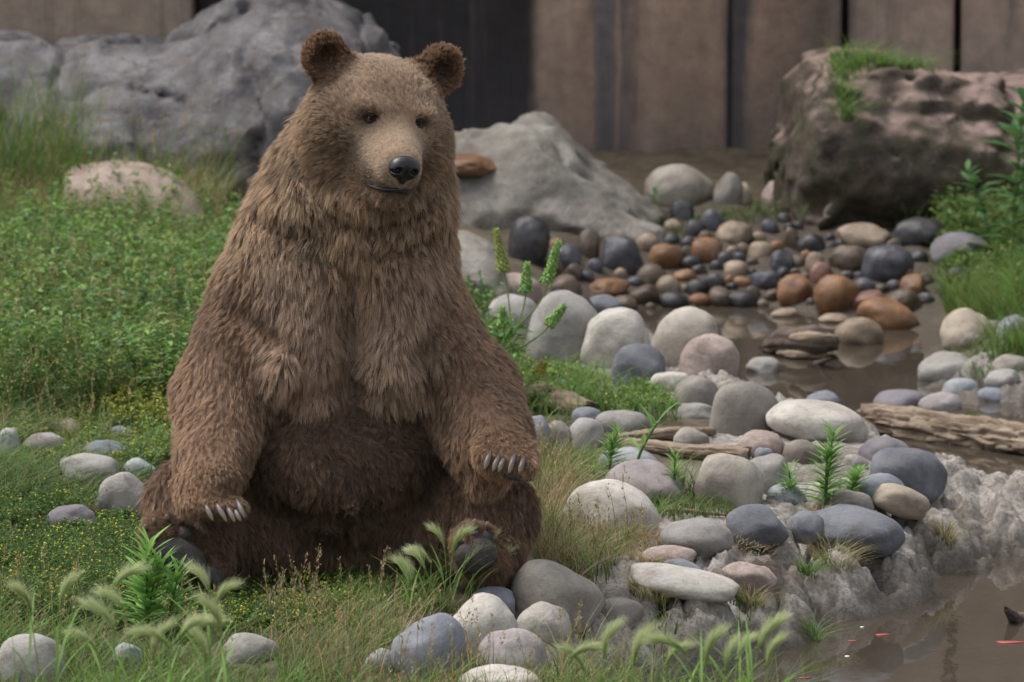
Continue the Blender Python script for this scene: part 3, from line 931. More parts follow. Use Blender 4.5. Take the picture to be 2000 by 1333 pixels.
def panel(x0, x1, y, z1, thick=0.25):
    bm = bmesh.new()
    bmesh.ops.create_cube(bm, size=1.0)
    for v in bm.verts:
        v.co.x = x0 if v.co.x < 0 else x1
        v.co.y = (y if v.co.y < 0 else y + thick) - WALL_Y
        v.co.z = -0.4 if v.co.z < 0 else z1
    bmesh.ops.bevel(bm, geom=[e_ for e_ in bm.edges], offset=0.012, segments=2, affect='EDGES')
    me = bpy.data.meshes.new('panel')
    bm.to_mesh(me)
    bm.free()
    return link_mesh('panel', me, m_wall, wall, smooth=False)


edges = [-3200, -1700, -700, 385, 1425, 1650, 1870, 2090, 2310, 2530, 3400, 4600]
HJ = 0.016
for i in range(len(edges) - 1):
    xa, xb = float(P(edges[i], 200, WALL_Y).x), float(P(edges[i + 1], 200, WALL_Y).x)
    yy = WALL_Y - (0.10 if i == 2 else 0.0) + 0.006 * ((i * 7) % 3)
    wide = HJ if i >= 4 else 0.003
    wide0 = HJ if i >= 5 else 0.003
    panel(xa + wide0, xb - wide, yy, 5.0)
# dark backing seen through the joints
bm = bmesh.new()
bmesh.ops.create_cube(bm, size=1.0)
for v in bm.verts:
    v.co.x = -9.0 if v.co.x < 0 else 9.0
    v.co.y = 0.12 if v.co.y < 0 else 0.30
    v.co.z = -0.4 if v.co.z < 0 else 4.95
me = bpy.data.meshes.new('joint_backing')
bm.to_mesh(me)
bm.free()
m_joint, nt, nodes, links, b = new_mat('joint_filler')
b.inputs['Base Color'].default_value = (0.03, 0.028, 0.028, 1)
b.inputs['Roughness'].default_value = 0.9
for p_ in me.vertices: pass
link_mesh('joint_backing', me, m_joint, wall, smooth=False)
# ------------------------------------------------------------------ driftwood
m_wood, nt, nodes, links, b = new_mat('weathered_driftwood')
at = N(nt, 'ShaderNodeAttribute', attribute_name='grain')
mp = N(nt, 'ShaderNodeMapping')
mp.inputs['Scale'].default_value = (1.0, 1.0, 0.08)
links.new(at.outputs['Vector'], mp.inputs['Vector'])
n1 = noise_n(nt, mp.outputs[0], 60, 7, 0.7, 0.6)
n2 = noise_n(nt, at.outputs['Vector'], 14, 5, 0.6)
c = ramp(nt, n1, [(0.28, (0.070, 0.045, 0.028)), (0.46, (0.25, 0.178, 0.116)), (0.68, (0.44, 0.355, 0.265))])
c = mixc(nt, mathn(nt, 'MULTIPLY', n2, 0.6), c, (0.24, 0.20, 0.165))
oi = N(nt, 'ShaderNodeObjectInfo')
links.new(c, b.inputs['Base Color'])
b.inputs['Roughness'].default_value = 0.9
pb = bump(nt, n1, 0.9, 0.01, b)
m_woodwet = m_wood.copy()
m_woodwet.name = 'wet_driftwood'
for n in m_woodwet.node_tree.nodes:
    if n.type == 'VALTORGB':
        for e_, cc in zip(n.color_ramp.elements, ((0.018, 0.012, 0.010), (0.055, 0.038, 0.030), (0.15, 0.11, 0.09))):
            e_.color = (*cc, 1)


def log_mesh(name, pts, radii, mat, seed, crack=0.16, nseg=44, n=90, parent=None, rag=0.9):
    """weathered log: furrowed along the grain, ragged broken ends"""
    pts = interp(pts, n)
    rad = np.interp(np.linspace(0, 1, n), np.linspace(0, 1, len(radii)), radii)
    T = unit(np.gradient(pts, axis=0))
    A = unit(np.cross(T, np.array((0.05, 0.1, 1.0))))
    B = np.cross(A, T)
    a = np.linspace(0, 2 * np.pi, nseg, endpoint=False)
    s = np.concatenate([[0], np.cumsum(np.linalg.norm(np.diff(pts, axis=0), axis=1))])
    rm = rad.mean()
    q = np.stack([np.cos(a)[None].repeat(n, 0) * 1.0, np.sin(a)[None].repeat(n, 0) * 1.0, (s / rm)[:, None].repeat(nseg, 1)], -1)
    furrow = 1 - np.abs(vnoise(q * np.array((3.6, 3.6, 0.30)), 1.0, seed))
    furrow2 = 1 - np.abs(vnoise(q * np.array((8.0, 8.0, 0.9)), 1.0, seed + 3))
    plates = np.round(vnoise(q * np.array((1.8, 1.8, 1.1)), 1.0, seed + 8) * 3) / 3
    k = 1 - crack * (furrow ** 5) - crack * 0.7 * furrow2 ** 6 + 0.10 * vnoise(q, 0.8, seed + 5) + 0.12 * plates
    rr = rad[:, None] * k
    V = pts[:, None] + A[:, None] * (np.cos(a)[None, :, None] * rr[..., None]) + B[:, None] * (np.sin(a)[None, :, None] * rr[..., None])
    # ragged ends
    for e0, sg in ((0, -1), (n - 1, 1)):
        jag = vnoise(q[e0] * 3.5, 1.0, seed + 11)
        V[e0] += T[e0] * (sg * rm * rag * jag)[:, None]
    V = V.reshape(-1, 3)
    gr = np.stack([q[..., 0] * rm, q[..., 1] * rm, q[..., 2] * rm], -1).reshape(-1, 3)
    F_ = []
    i0 = np.arange(n - 1)[:, None] * nseg
    j = np.arange(nseg)[None]
    j2 = (j + 1) % nseg
    F_ = np.stack([i0 + j, i0 + j2, i0 + nseg + j2, i0 + nseg + j], -1).reshape(-1, 4)
    # end caps sunk like rotted heartwood
    cap = []
    ev = []
    for e0, sg in ((0, -1), (n - 1, 1)):
        ring0 = e0 * nseg
        prev = list(range(ring0, ring0 + nseg))
        for lev, fr in ((1, 0.66), (2, 0.33), (3, 0.02)):
            base_i = len(V) + len(ev)
            for jj in range(nseg):
                p_ = V[ring0 + jj] * fr + pts[e0] * (1 - fr)
                p_ = p_ - T[e0] * sg * rm * (0.30 * lev / 3 + 0.25 * vnoise(np.array([p_ * 30]), 1.0, seed)[0])
                ev.append(p_)
            cur = list(range(base_i, base_i + nseg))
            for jj in range(nseg):
                k2 = (jj + 1) % nseg
                cap.append((prev[jj], cur[jj], cur[k2], prev[k2]) if sg > 0 else (prev[jj], prev[k2], cur[k2], cur[jj]))
            prev = cur
    V = np.concatenate([V, np.array(ev)])
    gr = np.concatenate([gr, (np.array(ev) - pts[0])])
    F_ = np.concatenate([F_, np.array(cap)])
    c0 = pts.mean(0)
    me = np_mesh(name, V - c0, F_)
    vattr(me, 'grain', gr, 'FLOAT_VECTOR')
    o = link_mesh(name, me, mat, loc=c0)
    if parent is not None:
        o.parent = parent
        o.location = Vector(c0) - parent.location
    return o


def gp(px, py, up=0.0, z=None):
    p_ = G(px, py, z)
    return (p_.x, p_.y, p_.z + up)


s_ = sc_at(3.0)
o = log_mesh('log_stub', [gp(1020, 796, 0.035), gp(1060, 798, 0.035), gp(1100, 806, 0.03), gp(1152, 816, 0.024)], [0.042, 0.044, 0.040, 0.028], m_wood, 3, 0.2)
tag(o, 'short broken stub of weathered log in plants beside the bear', 'log')
o = log_mesh('driftwood_log', [gp(1188, 880, 0.02), gp(1270, 888, 0.024), gp(1330, 896, 0.024), gp(1400, 902, 0.026), gp(1464, 908, 0.028)], [0.016, 0.022, 0.020, 0.026, 0.026], m_wood, 9, 0.18)
tag(o, 'thin cracked driftwood log lying across the stones', 'log')
o = log_mesh('driftwood_plank', [gp(1186, 866, 0.012), gp(1260, 862, 0.014), gp(1330, 856, 0.015), gp(1396, 852, 0.014)], [0.012, 0.022, 0.020, 0.012], m_wood, 17, 0.2)
tag(o, 'flat grey-brown driftwood plank behind the thin cracked log', 'driftwood')
zl = ZW + 0.035
o = log_mesh('driftwood_log', [tuple(G(1688, 818, zl)), tuple(G(1780, 832, zl)), tuple(G(1880, 846, zl)), tuple(G(1990, 862, zl)), tuple(G(2120, 880, zl))], [0.052, 0.070, 0.066, 0.070, 0.066], m_wood, 23, 0.32, n=220, nseg=72)
tag(o, 'big brown driftwood log lying in the water behind the mud spit', 'log')
o = log_mesh('stick', [gp(1286, 1000, 0.006), gp(1330, 1004, 0.010), gp(1380, 1008, 0.008), gp(1424, 1010, 0.005)], [0.005, 0.007, 0.006, 0.004], m_wood, 31, 0.1, nseg=12, n=40)
tag(o, 'thin pale stick lying between the cream stone and the slate stone', 'stick')
# snag of dark driftwood in the back pool
sn = empty('driftwood_snag', G(1560, 672, ZW))
tag(sn, 'dark wet driftwood snag with broken sticks in the back pool', 'driftwood')
log_mesh('trunk', [tuple(G(1500, 676, ZW + 0.02)), tuple(G(1540, 668, ZW + 0.05)), tuple(G(1590, 668, ZW + 0.06)), tuple(G(1626, 672, ZW + 0.04))], [0.03, 0.055, 0.055, 0.03], m_woodwet, 37, 0.25, parent=sn)
log_mesh('branch', [tuple(G(1545, 660, ZW + 0.09)), tuple(G(1590, 660, ZW + 0.11)), tuple(G(1628, 662, ZW + 0.10))], [0.014, 0.024, 0.016], m_wood, 41, 0.2, parent=sn, nseg=20, n=40)
log_mesh('branch', [tuple(G(1520, 690, ZW + 0.012)), tuple(G(1560, 694, ZW + 0.016)), tuple(G(1612, 696, ZW + 0.010))], [0.010, 0.018, 0.010], m_wood, 43, 0.2, parent=sn, nseg=20, n=40)
log_mesh('branch', [tuple(G(1590, 712, ZW - 0.01)), tuple(G(1610, 706, ZW + 0.02)), tuple(G(1624, 700, ZW + 0.04))], [0.010, 0.010, 0.004], m_woodwet, 47, 0.1, parent=sn, nseg=14, n=30)
o = log_mesh('driftwood_stub', [tuple(G(1966, 1190, ZW + 0.045)), tuple(G(1976, 1202, ZW + 0.022)), tuple(G(1994, 1212, ZW - 0.002)), tuple(G(2040, 1214, ZW - 0.004))], [0.008, 0.016, 0.024, 0.022], m_woodwet, 53, 0.25, nseg=24, n=40)
tag(o, 'dark broken driftwood stub poking out of the front pond', 'driftwood')
# scraps afloat on the front pond
m_red, nt, nodes, links, b = new_mat('red_scrap')
nz = noise_n(nt, None, 40, 4)
links.new(ramp(nt, nz, [(0.35, (0.30, 0.035, 0.035)), (0.7, (0.52, 0.14, 0.12))]), b.inputs['Base Color'])
b.inputs['Roughness'].default_value = 0.3
m_whit, nt, nodes, links, b = new_mat('white_scrap')
b.inputs['Base Color'].default_value = (0.65, 0.64, 0.60, 1)
def scrap(name, px, py, ln, wd, mat, label, ang=0.0, cat='scrap'):
    v = EVs.copy() * np.array((ln, wd, min(wd, ln) * 0.30))
    v[:, 1] *= 1 - 0.5 * np.clip(v[:, 0] / ln, -1, 1)
    v[:, 1] += 0.25 * ln * (v[:, 0] / ln) ** 2
    v *= 1 + 0.22 * vnoise(v, 70, px % 9)[:, None]
    p_ = G(px, py, ZW)
    o_ = link_mesh(name, np_mesh(name, v, EFs), mat, loc=(p_.x, p_.y, ZW + 0.001))
    o_.rotation_euler = (0, 0, ang)
    tag(o_, label, cat)
EVs, EFs = ico(3)
scrap('floating_scrap', 1724, 1241, 0.022, 0.010, m_red, 'red scrap floating in the pond between bank and stub', 0.1)
scrap('floating_scrap', 1975, 1256, 0.036, 0.012, m_red, 'longest red scrap floating below the driftwood stub', 0.0)
scrap('floating_scrap', 1665, 1253, 0.012, 0.006, m_red, 'smallest red scrap floating close to the mud bank', 0.3)
scrap('floating_scrap', 1572, 1325, 0.016, 0.006, m_red, 'red scrap floating beside the foreground foxtail grass', 0.2)
scrap('floating_fluff', 1655, 1283, 0.007, 0.008, m_whit, 'white fluff floating on the open brown pond', 0.2, 'fluff')
scrap('floating_fluff', 1684, 1226, 0.006, 0.006, m_whit, 'tiny white fluff floating at the foot of the mud bank', 0.2, 'fluff')
# ------------------------------------------------------------------ the bear
PX = sc_at(0.0)
PRIMS = []          # implicit shapes: kind, data, blend, flow (fur direction), fur length, region


def prim(kind, data, k=0.04, flow=(0, 0, -1), ln=0.05, reg='body', sub=False):
    PRIMS.append(dict(kind=kind, data=data, k=k, flow=flow, ln=ln, reg=reg, sub=sub))


def cone(a, b, ra, rb, **kw):
    """tapered capsule given as two (pixel x, pixel y, depth) joints and two radii in pixels"""
    A, B = P(*a), P(*b)
    prim('cone', (np.array(A), np.array(B), ra * sc_at(a[2]), rb * sc_at(b[2])), **kw)


def ell(c, r, rot=None, **kw):
    """ellipsoid: centre (pixel x, pixel y, depth), radii (px, depth in m, px)"""
    s = sc_at(c[2])
    prim('ell', (np.array(P(*c)), np.array((r[0] * s, r[1], r[2] * s)), np.eye(3) if rot is None else rot), **kw)


# --- torso
ell((665, 955, 0.27), (255, 0.34, 185), k=0.05, reg='thigh', ln=0.05)
ell((678, 905, 0.06), (215, 0.28, 165), k=0.05, reg='belly', ln=0.045)
ell((670, 660, 0.15), (225, 0.27, 235), k=0.08, reg='chest', ln=0.05)
ell((680, 520, 0.14), (190, 0.25, 150), k=0.08, reg='chest', ln=0.055)
ell((640, 470, 0.32), (165, 0.24, 190), k=0.08, reg='chest', ln=0.06)
cone((690, 480, 0.08), (716, 290, 0.09), 178, 140, k=0.06, reg='neck', ln=0.055)
ell((705, 400, 0.02), (168, 0.20, 95), k=0.05, reg='neck', ln=0.055)
cone((600, 330, 0.12), (535, 540, 0.08), 72, 100, k=0.07, reg='neck', ln=0.055)
cone((800, 300, 0.10), (800, 520, 0.08), 72, 78, k=0.06, reg='neck', ln=0.055)
# breast folds either side of the middle groove
cone((608, 560, -0.03), (588, 715, -0.08), 88, 88, k=0.05, reg='breast', ln=0.06)
cone((770, 560, -0.03), (783, 715, -0.08), 82, 84, k=0.05, reg='breast', ln=0.06)
# --- arms
cone((515, 615, 0.05), (440, 775, -0.03), 114, 98, k=0.05, flow=(-0.25, -0.2, -1), reg='arm', ln=0.045)
cone((440, 775, -0.03), (414, 905, -0.22), 98, 68, k=0.03, flow=(-0.35, -0.3, -1), reg='arm', ln=0.04)
cone((414, 905, -0.22), (412, 950, -0.31), 68, 62, k=0.03, flow=(0.15, -0.4, -1), reg='paw', ln=0.03)
cone((815, 630, 0.05), (918, 780, -0.03), 108, 92, k=0.05, flow=(0.3, -0.2, -1), reg='arm', ln=0.045)
cone((922, 765, -0.03), (968, 855, -0.22), 92, 70, k=0.03, flow=(0.35, -0.3, -1), reg='arm', ln=0.04)
cone((968, 855, -0.22), (985, 884, -0.31), 66, 52, k=0.03, flow=(0.1, -0.5, -1), reg='paw', ln=0.03)
# wrist side that rests on the right knee
cone((915, 850, -0.12), (945, 925, -0.2), 62, 50, k=0.04, reg='arm', ln=0.04)
# paw toes: (joint pixel, tip pixel)
LP_TOES = [((365, 950), (371, 992), 30), ((392, 955), (399, 988), 25), ((415, 955), (424, 990), 25), ((436, 955), (446, 994), 24), ((455, 950), (464, 990), 24)]
RP_TOES = [((950, 872), (949, 897), 27), ((968, 872), (969, 900), 24), ((988, 876), (987, 904), 24), ((1008, 880), (1007, 906), 24), ((1024, 885), (1027, 913), 25)]
for a, b, r in LP_TOES:
    cone((a[0], a[1], -0.33), (b[0], b[1], -0.385), r, r * 0.8, k=0.012, flow=(0.1, -0.5, -1), reg='paw', ln=0.018)
for a, b, r in RP_TOES:
    cone((a[0], a[1], -0.33), (b[0], b[1], -0.40), r, r * 0.85, k=0.012, flow=(0.0, -0.5, -1), reg='paw', ln=0.018)
# --- hind legs
cone((560, 985, 0.16), (372, 978, -0.07), 140, 80, k=0.04, flow=(-0.3, -0.2, -1), reg='thigh', ln=0.045)
cone((372, 985, -0.07), (392, 1085, -0.24), 76, 62, k=0.04, flow=(0.3, -0.2, -1), reg='thigh', ln=0.04)
cone((785, 990, 0.16), (955, 1005, -0.08), 140, 86, k=0.04, flow=(0.3, -0.2, -1), reg='thigh', ln=0.045)
cone((960, 1010, -0.08), (955, 1085, -0.22), 84, 66, k=0.04, flow=(0.0, -0.2, -1), reg='thigh', ln=0.045)
# hams between the feet
cone((470, 1060, -0.06), (660, 1062, 0.02), 75, 72, k=0.05, flow=(-0.1, 0, -1), reg='ham', ln=0.05)
cone((700, 1062, 0.02), (900, 1055, -0.06), 72, 75, k=0.05, flow=(0.1, 0, -1), reg='ham', ln=0.05)
# feet, soles to the camera
cone((418, 1112, -0.33), (318, 1046, -0.35), 40, 44, k=0.02, flow=(-0.6, 0.2, 0.4), reg='foot', ln=0.02)
cone((955, 1112, -0.30), (925, 1062, -0.34), 38, 42, k=0.02, flow=(0.2, 0, -1), reg='foot', ln=0.025)
LF_TOES = [(294, 1054), (313, 1043), (336, 1036), (361, 1040)]
for q, (x, y) in enumerate(LF_TOES):
    cone((x, y + 6, -0.35), (x - 2, y - 2, -0.365), 18, 17, k=0.01, flow=(-0.4, 0.6, 0.7), reg='foot', ln=0.016)
for x, y in [(905, 1052), (928, 1040), (950, 1044)]:
    cone((x, y + 6, -0.33), (x, y, -0.36), 18, 17, k=0.01, flow=(0, 0.6, 0.7), reg='foot', ln=0.016)
cone((690, 965, -0.19), (683, 992, -0.225), 16, 10, k=0.02, flow=(0, 0, -1), reg='belly', ln=0.03)

# --- head, in its own frame: x to its left (picture right), y forward, z up
YAW, ROLL, HP = R(18), R(8), R(9)
HC = P(741, 215, -0.06)
hf = Vector((math.sin(YAW) * math.cos(HP), -math.cos(YAW) * math.cos(HP), -math.sin(HP))).normalized()
hr = Vector((math.cos(YAW), math.sin(YAW), 0))
hu = hr.cross(hf) * -1
if hu.z < 0: hu = -hu
rq = Matrix.Rotation(-ROLL, 3, hf)
hr, hu = rq @ hr, rq @ hu
HM = np.array([hr, hf, hu]).T          # columns: axes


def hp(x, y, z):
    return np.array(HC) + HM @ np.array((x, y, z), float)


EYE = (0.062, 0.128, 0.006)


def hell(c, r, **kw):
    prim('ell', (hp(*c), np.array(r, float), HM), **kw)


def hcone(a, b, ra, rb, **kw):
    prim('cone', (hp(*a), hp(*b), ra, rb), **kw)


hell((0, -0.02, 0.0), (0.158, 0.165, 0.132), k=0.04, flow='head', ln=0.021, reg='head')
for s in (-1, 1):
    hell((s * 0.100, -0.02, -0.080), (0.098, 0.115, 0.115), k=0.05, flow='head', ln=0.04, reg='cheek')
    hell((s * 0.060, 0.105, 0.030), (0.048, 0.042, 0.022), k=0.025, flow='head', ln=0.016, reg='head')      # brow
hcone((0, 0.09, -0.050), (0, 0.225, -0.086), 0.090, 0.056, k=0.045, flow='head', ln=0.011, reg='muzzle')
hcone((0, 0.205, -0.080), (0, 0.228, -0.088), 0.050, 0.036, k=0.02, flow='head', ln=0.005, reg='muzzle')
for s in (-1, 1):
    hcone((s * 0.036, 0.12, -0.108), (s * 0.022, 0.228, -0.122), 0.056, 0.028, k=0.025, flow='head', ln=0.008, reg='lip')
hcone((0, 0.06, -0.150), (0, 0.195, -0.160), 0.085, 0.036, k=0.03, flow='head', ln=0.022, reg='chin')
for s in (-1, 1):
    # ear: a thick cupped disc on a short stem
    hcone((s * 0.112, -0.045, 0.075), (s * 0.144, -0.045, 0.100), 0.054, 0.048, k=0.03, flow='ear', ln=0.02, reg='ear')
    hell((s * 0.158, -0.04, 0.120), (0.053, 0.031, 0.057), k=0.02, flow='ear', ln=0.018, reg='ear')
    hell((s * 0.156, 0.000, 0.117), (0.035, 0.031, 0.039), k=0.012, flow='ear', ln=0.018, reg='earin', sub=True)
    hell((s * EYE[0], EYE[1] + 0.008, EYE[2]), (0.022, 0.018, 0.014), k=0.014, flow='head', ln=0.006, reg='eye', sub=True)
hcone((-0.045, 0.256, -0.142), (0.045, 0.256, -0.142), 0.006, 0.006, k=0.008, flow='head', ln=0.004, reg='mouth', sub=True)
NOSE = hp(0, 0.268, -0.088)


def prim_sdf(pr, X):
    if pr['kind'] == 'cone':
        a, b, ra, rb = pr['data']
        ba = b - a
        h = np.clip((X - a) @ ba / (ba @ ba), 0, 1)
        return np.linalg.norm(X - a - h[..., None] * ba, axis=-1) - (ra + (rb - ra) * h)
    c, r, M = pr['data']
    q = (X - c) @ M
    k0 = np.linalg.norm(q / r, axis=-1)
    k1 = np.linalg.norm(q / (r * r), axis=-1)
    return k0 * (k0 - 1) / np.maximum(k1, 1e-6)


def prim_box(pr, pad):
    if pr['kind'] == 'cone':
        a, b, ra, rb = pr['data']
        m = max(ra, rb) + pad
        return np.minimum(a, b) - m, np.maximum(a, b) + m
    c, r, M = pr['data']
    e = np.sqrt(((M * r) ** 2).sum(1)) + pad
    return c - e, c + e


VOX = 0.0075
lo = np.min([prim_box(p, 0.03)[0] for p in PRIMS if not p['sub']], axis=0)
hi = np.max([prim_box(p, 0.03)[1] for p in PRIMS if not p['sub']], axis=0)
dims = np.ceil((hi - lo) / VOX).astype(int) + 1
F = np.full(dims, 0.09, np.float32)
for pr in PRIMS:
    b0, b1 = prim_box(pr, 0.085)
    i0 = np.clip(((b0 - lo) / VOX).astype(int), 0, dims)
    i1 = np.clip(((b1 - lo) / VOX).astype(int) + 2, 0, dims)
    ax = [lo[d] + np.arange(i0[d], i1[d]) * VOX for d in range(3)]
    X = np.stack(np.meshgrid(*ax, indexing='ij'), -1)
    d = prim_sdf(pr, X).astype(np.float32)
    sl = tuple(slice(i0[q], i1[q]) for q in range(3))
    f = F[sl]
    k = pr['k']
    if pr['sub']:
        h = np.clip(0.5 - 0.5 * (f + d) / k, 0, 1)
        F[sl] = f * (1 - h) + (-d) * h + k * h * (1 - h)
    else:
        h = np.clip(0.5 + 0.5 * (f - d) / k, 0, 1)
        F[sl] = f * (1 - h) + d * h - k * h * (1 - h)




# creases in the coat: polylines over the skin (found by marching to it), pressed in
def skin_pt(px, py):
    d = ray(px, py)
    ys = np.arange(-0.62, 0.6, 0.003)
    tt = (ys - CAM_Y) / d.y
    pts = np.array(CAMP) + np.outer(tt, np.array(d))
    ijk = np.round((pts - lo) / VOX).astype(int)
    ok = ((ijk >= 0) & (ijk < dims)).all(1)
    val = np.where(ok, F[tuple(np.clip(ijk, 0, dims - 1).T)], 1.0)
    hit = np.nonzero(val < 0)[0]
    return pts[hit[0]] if len(hit) else None


CREASES = [([(592, 205), (578, 285), (598, 365), (648, 418)], 0.013, 0.030), ([(505, 425), (560, 455), (640, 462)], 0.012, 0.035), ([(648, 420), (715, 446), (800, 426), (850, 380)], 0.016, 0.035),
           ([(545, 330), (555, 400), (600, 440)], 0.010, 0.030), ([(860, 440), (800, 480), (740, 500)], 0.010, 0.035), ([(640, 500), (700, 545), (690, 600)], 0.010, 0.03),
           ([(684, 545), (680, 640), (672, 762)], 0.022, 0.045), ([(455, 605), (535, 650), (600, 705), (560, 800)], 0.015, 0.045), ([(880, 610), (820, 680), (838, 760), (870, 830)], 0.014, 0.045),
           ([(470, 955), (560, 1000), (680, 1014), (800, 992), (900, 935)], 0.020, 0.045), ([(680, 1015), (678, 1075), (684, 1120)], 0.014, 0.04), ([(590, 770), (640, 752), (700, 748), (760, 768)], 0.014, 0.04)]
for pl_, cr_, ck_ in CREASES:
    sp_ = [skin_pt(*q) for q in pl_]
    sp_ = [q for q in sp_ if q is not None]
    for a_, b_ in zip(sp_[:-1], sp_[1:]):
        pr = dict(kind='cone', data=(a_, b_, cr_, cr_))
        b0, b1 = prim_box(pr, 0.07)
        i0 = np.clip(((b0 - lo) / VOX).astype(int), 0, dims)
        i1 = np.clip(((b1 - lo) / VOX).astype(int) + 2, 0, dims)
        ax = [lo[d] + np.arange(i0[d], i1[d]) * VOX for d in range(3)]
        X = np.stack(np.meshgrid(*ax, indexing='ij'), -1)
        d = prim_sdf(pr, X).astype(np.float32)
        sl = tuple(slice(i0[q], i1[q]) for q in range(3))
        f = F[sl]
        h = np.clip(0.5 - 0.5 * (f + d) / ck_, 0, 1)
        F[sl] = f * (1 - h) + (-d) * h + ck_ * h * (1 - h)
# places where the coat is paler or darker; cheek crevice shade painted in
PATCH = [(skin_pt(600, 745), 0.065, 1.45), (skin_pt(575, 700), 0.05, 1.2), (skin_pt(765, 735), 0.055, 1.35), (skin_pt(815, 760), 0.05, 1.3), (skin_pt(700, 490), 0.09, 1.25), (skin_pt(800, 500), 0.08, 1.2),
         (skin_pt(645, 265), 0.055, 0.72), (skin_pt(690, 290), 0.045, 0.78), (skin_pt(850, 300), 0.05, 0.85), (skin_pt(740, 150), 0.08, 1.18), (skin_pt(590, 470), 0.07, 0.78), (skin_pt(470, 690), 0.07, 0.82),
         (skin_pt(880, 700), 0.07, 0.85), (skin_pt(700, 1090), 0.08, 0.85), (skin_pt(990, 1010), 0.08, 1.1), (skin_pt(724, 238), 0.024, 0.34), (skin_pt(822, 246), 0.018, 0.38), (skin_pt(740, 345), 0.030, 0.8), (skin_pt(585, 320), 0.035, 0.6), (skin_pt(560, 440), 0.05, 0.7), (skin_pt(775, 405), 0.03, 0.85), (skin_pt(770, 400), 0.04, 0.8)]
PATCH = [q for q in PATCH if q[0] is not None]

BV, BQ = surface_nets(F, lo, VOX)
# a few smoothing passes take the voxel steps out
e = np.concatenate([BQ[:, [0, 1]], BQ[:, [1, 2]], BQ[:, [2, 3]], BQ[:, [3, 0]]])
for it in range(2):
    acc = np.zeros_like(BV)
    cn = np.zeros(len(BV))
    for c in range(3):
        acc[:, c] = np.bincount(e[:, 0], BV[e[:, 1], c], len(BV)) + np.bincount(e[:, 1], BV[e[:, 0], c], len(BV))
    cn = np.bincount(e[:, 0], minlength=len(BV)) + np.bincount(e[:, 1], minlength=len(BV))
    BV = BV * 0.45 + 0.55 * acc / cn[:, None]
FUR_CLUMPS = 78000
bear = empty('brown_bear', P(675, 1130, 0.0))
bear.location.z = 0.0
tag(bear, 'big brown grizzly bear sitting upright on the grass with its hind paws out front', 'bear')
BLOC = np.array(bear.location)


def proj(p):
    v = Vector(p) - CAMP
    t = v.dot(_f)
    return 1000 + v.x / t * FPX, 666.5 - v.dot(_u) / t * FPX


# skin under the fur
m_skin, nt, _n, _l, b = new_mat('bear_skin')
_sa = N(nt, 'ShaderNodeAttribute', attribute_name='skin_col')
_l.new(_sa.outputs['Color'], b.inputs['Base Color'])
b.inputs['Roughness'].default_value = 0.9
body_me = np_mesh('bear_body', BV - BLOC, BQ)
body = link_mesh('body', body_me, m_skin, bear)

# ---- surface samples
def prim_fields(X):
    """weights of every shape at points X, and the blended fur settings"""
    n = len(X)
    Wt = np.zeros((len(PRIMS), n), np.float32)
    for q, pr in enumerate(PRIMS):
        d = np.abs(prim_sdf(pr, X)) if not pr['sub'] else np.abs(prim_sdf(pr, X)) + 0.004
        kk = 0.006 if pr['reg'] in ('eye', 'mouth', 'muzzle', 'lip', 'earin') else 0.012
        Wt[q] = np.exp(-d / kk)
    Wt += 1e-12
    Wt /= Wt.sum(0)
    return Wt


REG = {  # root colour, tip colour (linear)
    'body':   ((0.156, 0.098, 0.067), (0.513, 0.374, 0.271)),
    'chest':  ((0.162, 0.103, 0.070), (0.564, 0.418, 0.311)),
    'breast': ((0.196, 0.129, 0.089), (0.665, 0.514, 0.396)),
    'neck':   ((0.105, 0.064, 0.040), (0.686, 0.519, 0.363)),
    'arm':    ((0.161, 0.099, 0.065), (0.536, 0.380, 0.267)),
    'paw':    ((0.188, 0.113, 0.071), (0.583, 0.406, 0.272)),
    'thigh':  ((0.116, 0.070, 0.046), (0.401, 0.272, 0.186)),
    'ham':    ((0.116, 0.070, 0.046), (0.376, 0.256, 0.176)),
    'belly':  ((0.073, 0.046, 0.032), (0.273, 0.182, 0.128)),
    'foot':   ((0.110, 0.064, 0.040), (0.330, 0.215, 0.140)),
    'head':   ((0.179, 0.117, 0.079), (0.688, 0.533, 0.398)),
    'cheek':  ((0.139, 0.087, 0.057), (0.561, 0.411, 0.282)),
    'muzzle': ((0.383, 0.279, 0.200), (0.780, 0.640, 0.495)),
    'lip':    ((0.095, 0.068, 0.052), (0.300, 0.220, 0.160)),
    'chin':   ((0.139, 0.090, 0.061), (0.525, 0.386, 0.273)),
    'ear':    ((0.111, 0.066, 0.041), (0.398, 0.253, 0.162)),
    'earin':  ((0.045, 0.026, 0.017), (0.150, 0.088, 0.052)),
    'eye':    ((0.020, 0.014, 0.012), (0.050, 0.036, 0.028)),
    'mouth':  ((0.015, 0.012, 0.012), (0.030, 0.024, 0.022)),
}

_w = prim_fields(BV)
_sk = np.ones((len(BV), 4), np.float32)
_sk[:, :3] = sum(_w[q][:, None] * np.array(REG[pr['reg']][0]) for q, pr in enumerate(PRIMS)) * 0.9
vattr(body_me, 'skin_col', _sk, 'FLOAT_COLOR')

tri = np.concatenate([BQ[:, [0, 1, 2]], BQ[:, [0, 2, 3]]])
ta, tb, tc = BV[tri[:, 0]], BV[tri[:, 1]], BV[tri[:, 2]]
tn = np.cross(tb - ta, tc - ta)
tarea = np.linalg.norm(tn, axis=1) / 2
vn = np.zeros_like(BV)
for c in range(3):
    for q in range(3):
        vn[:, c] += np.bincount(tri[:, q], tn[:, c], len(BV))
vn /= np.linalg.norm(vn, axis=1)[:, None] + 1e-12
if (vn * (BV - BV.mean(0))).sum() < 0:
    vn = -vn
# bald places: soles, nose, eyes
PADS = []           # centre, axes, radii of hairless pads (set below)


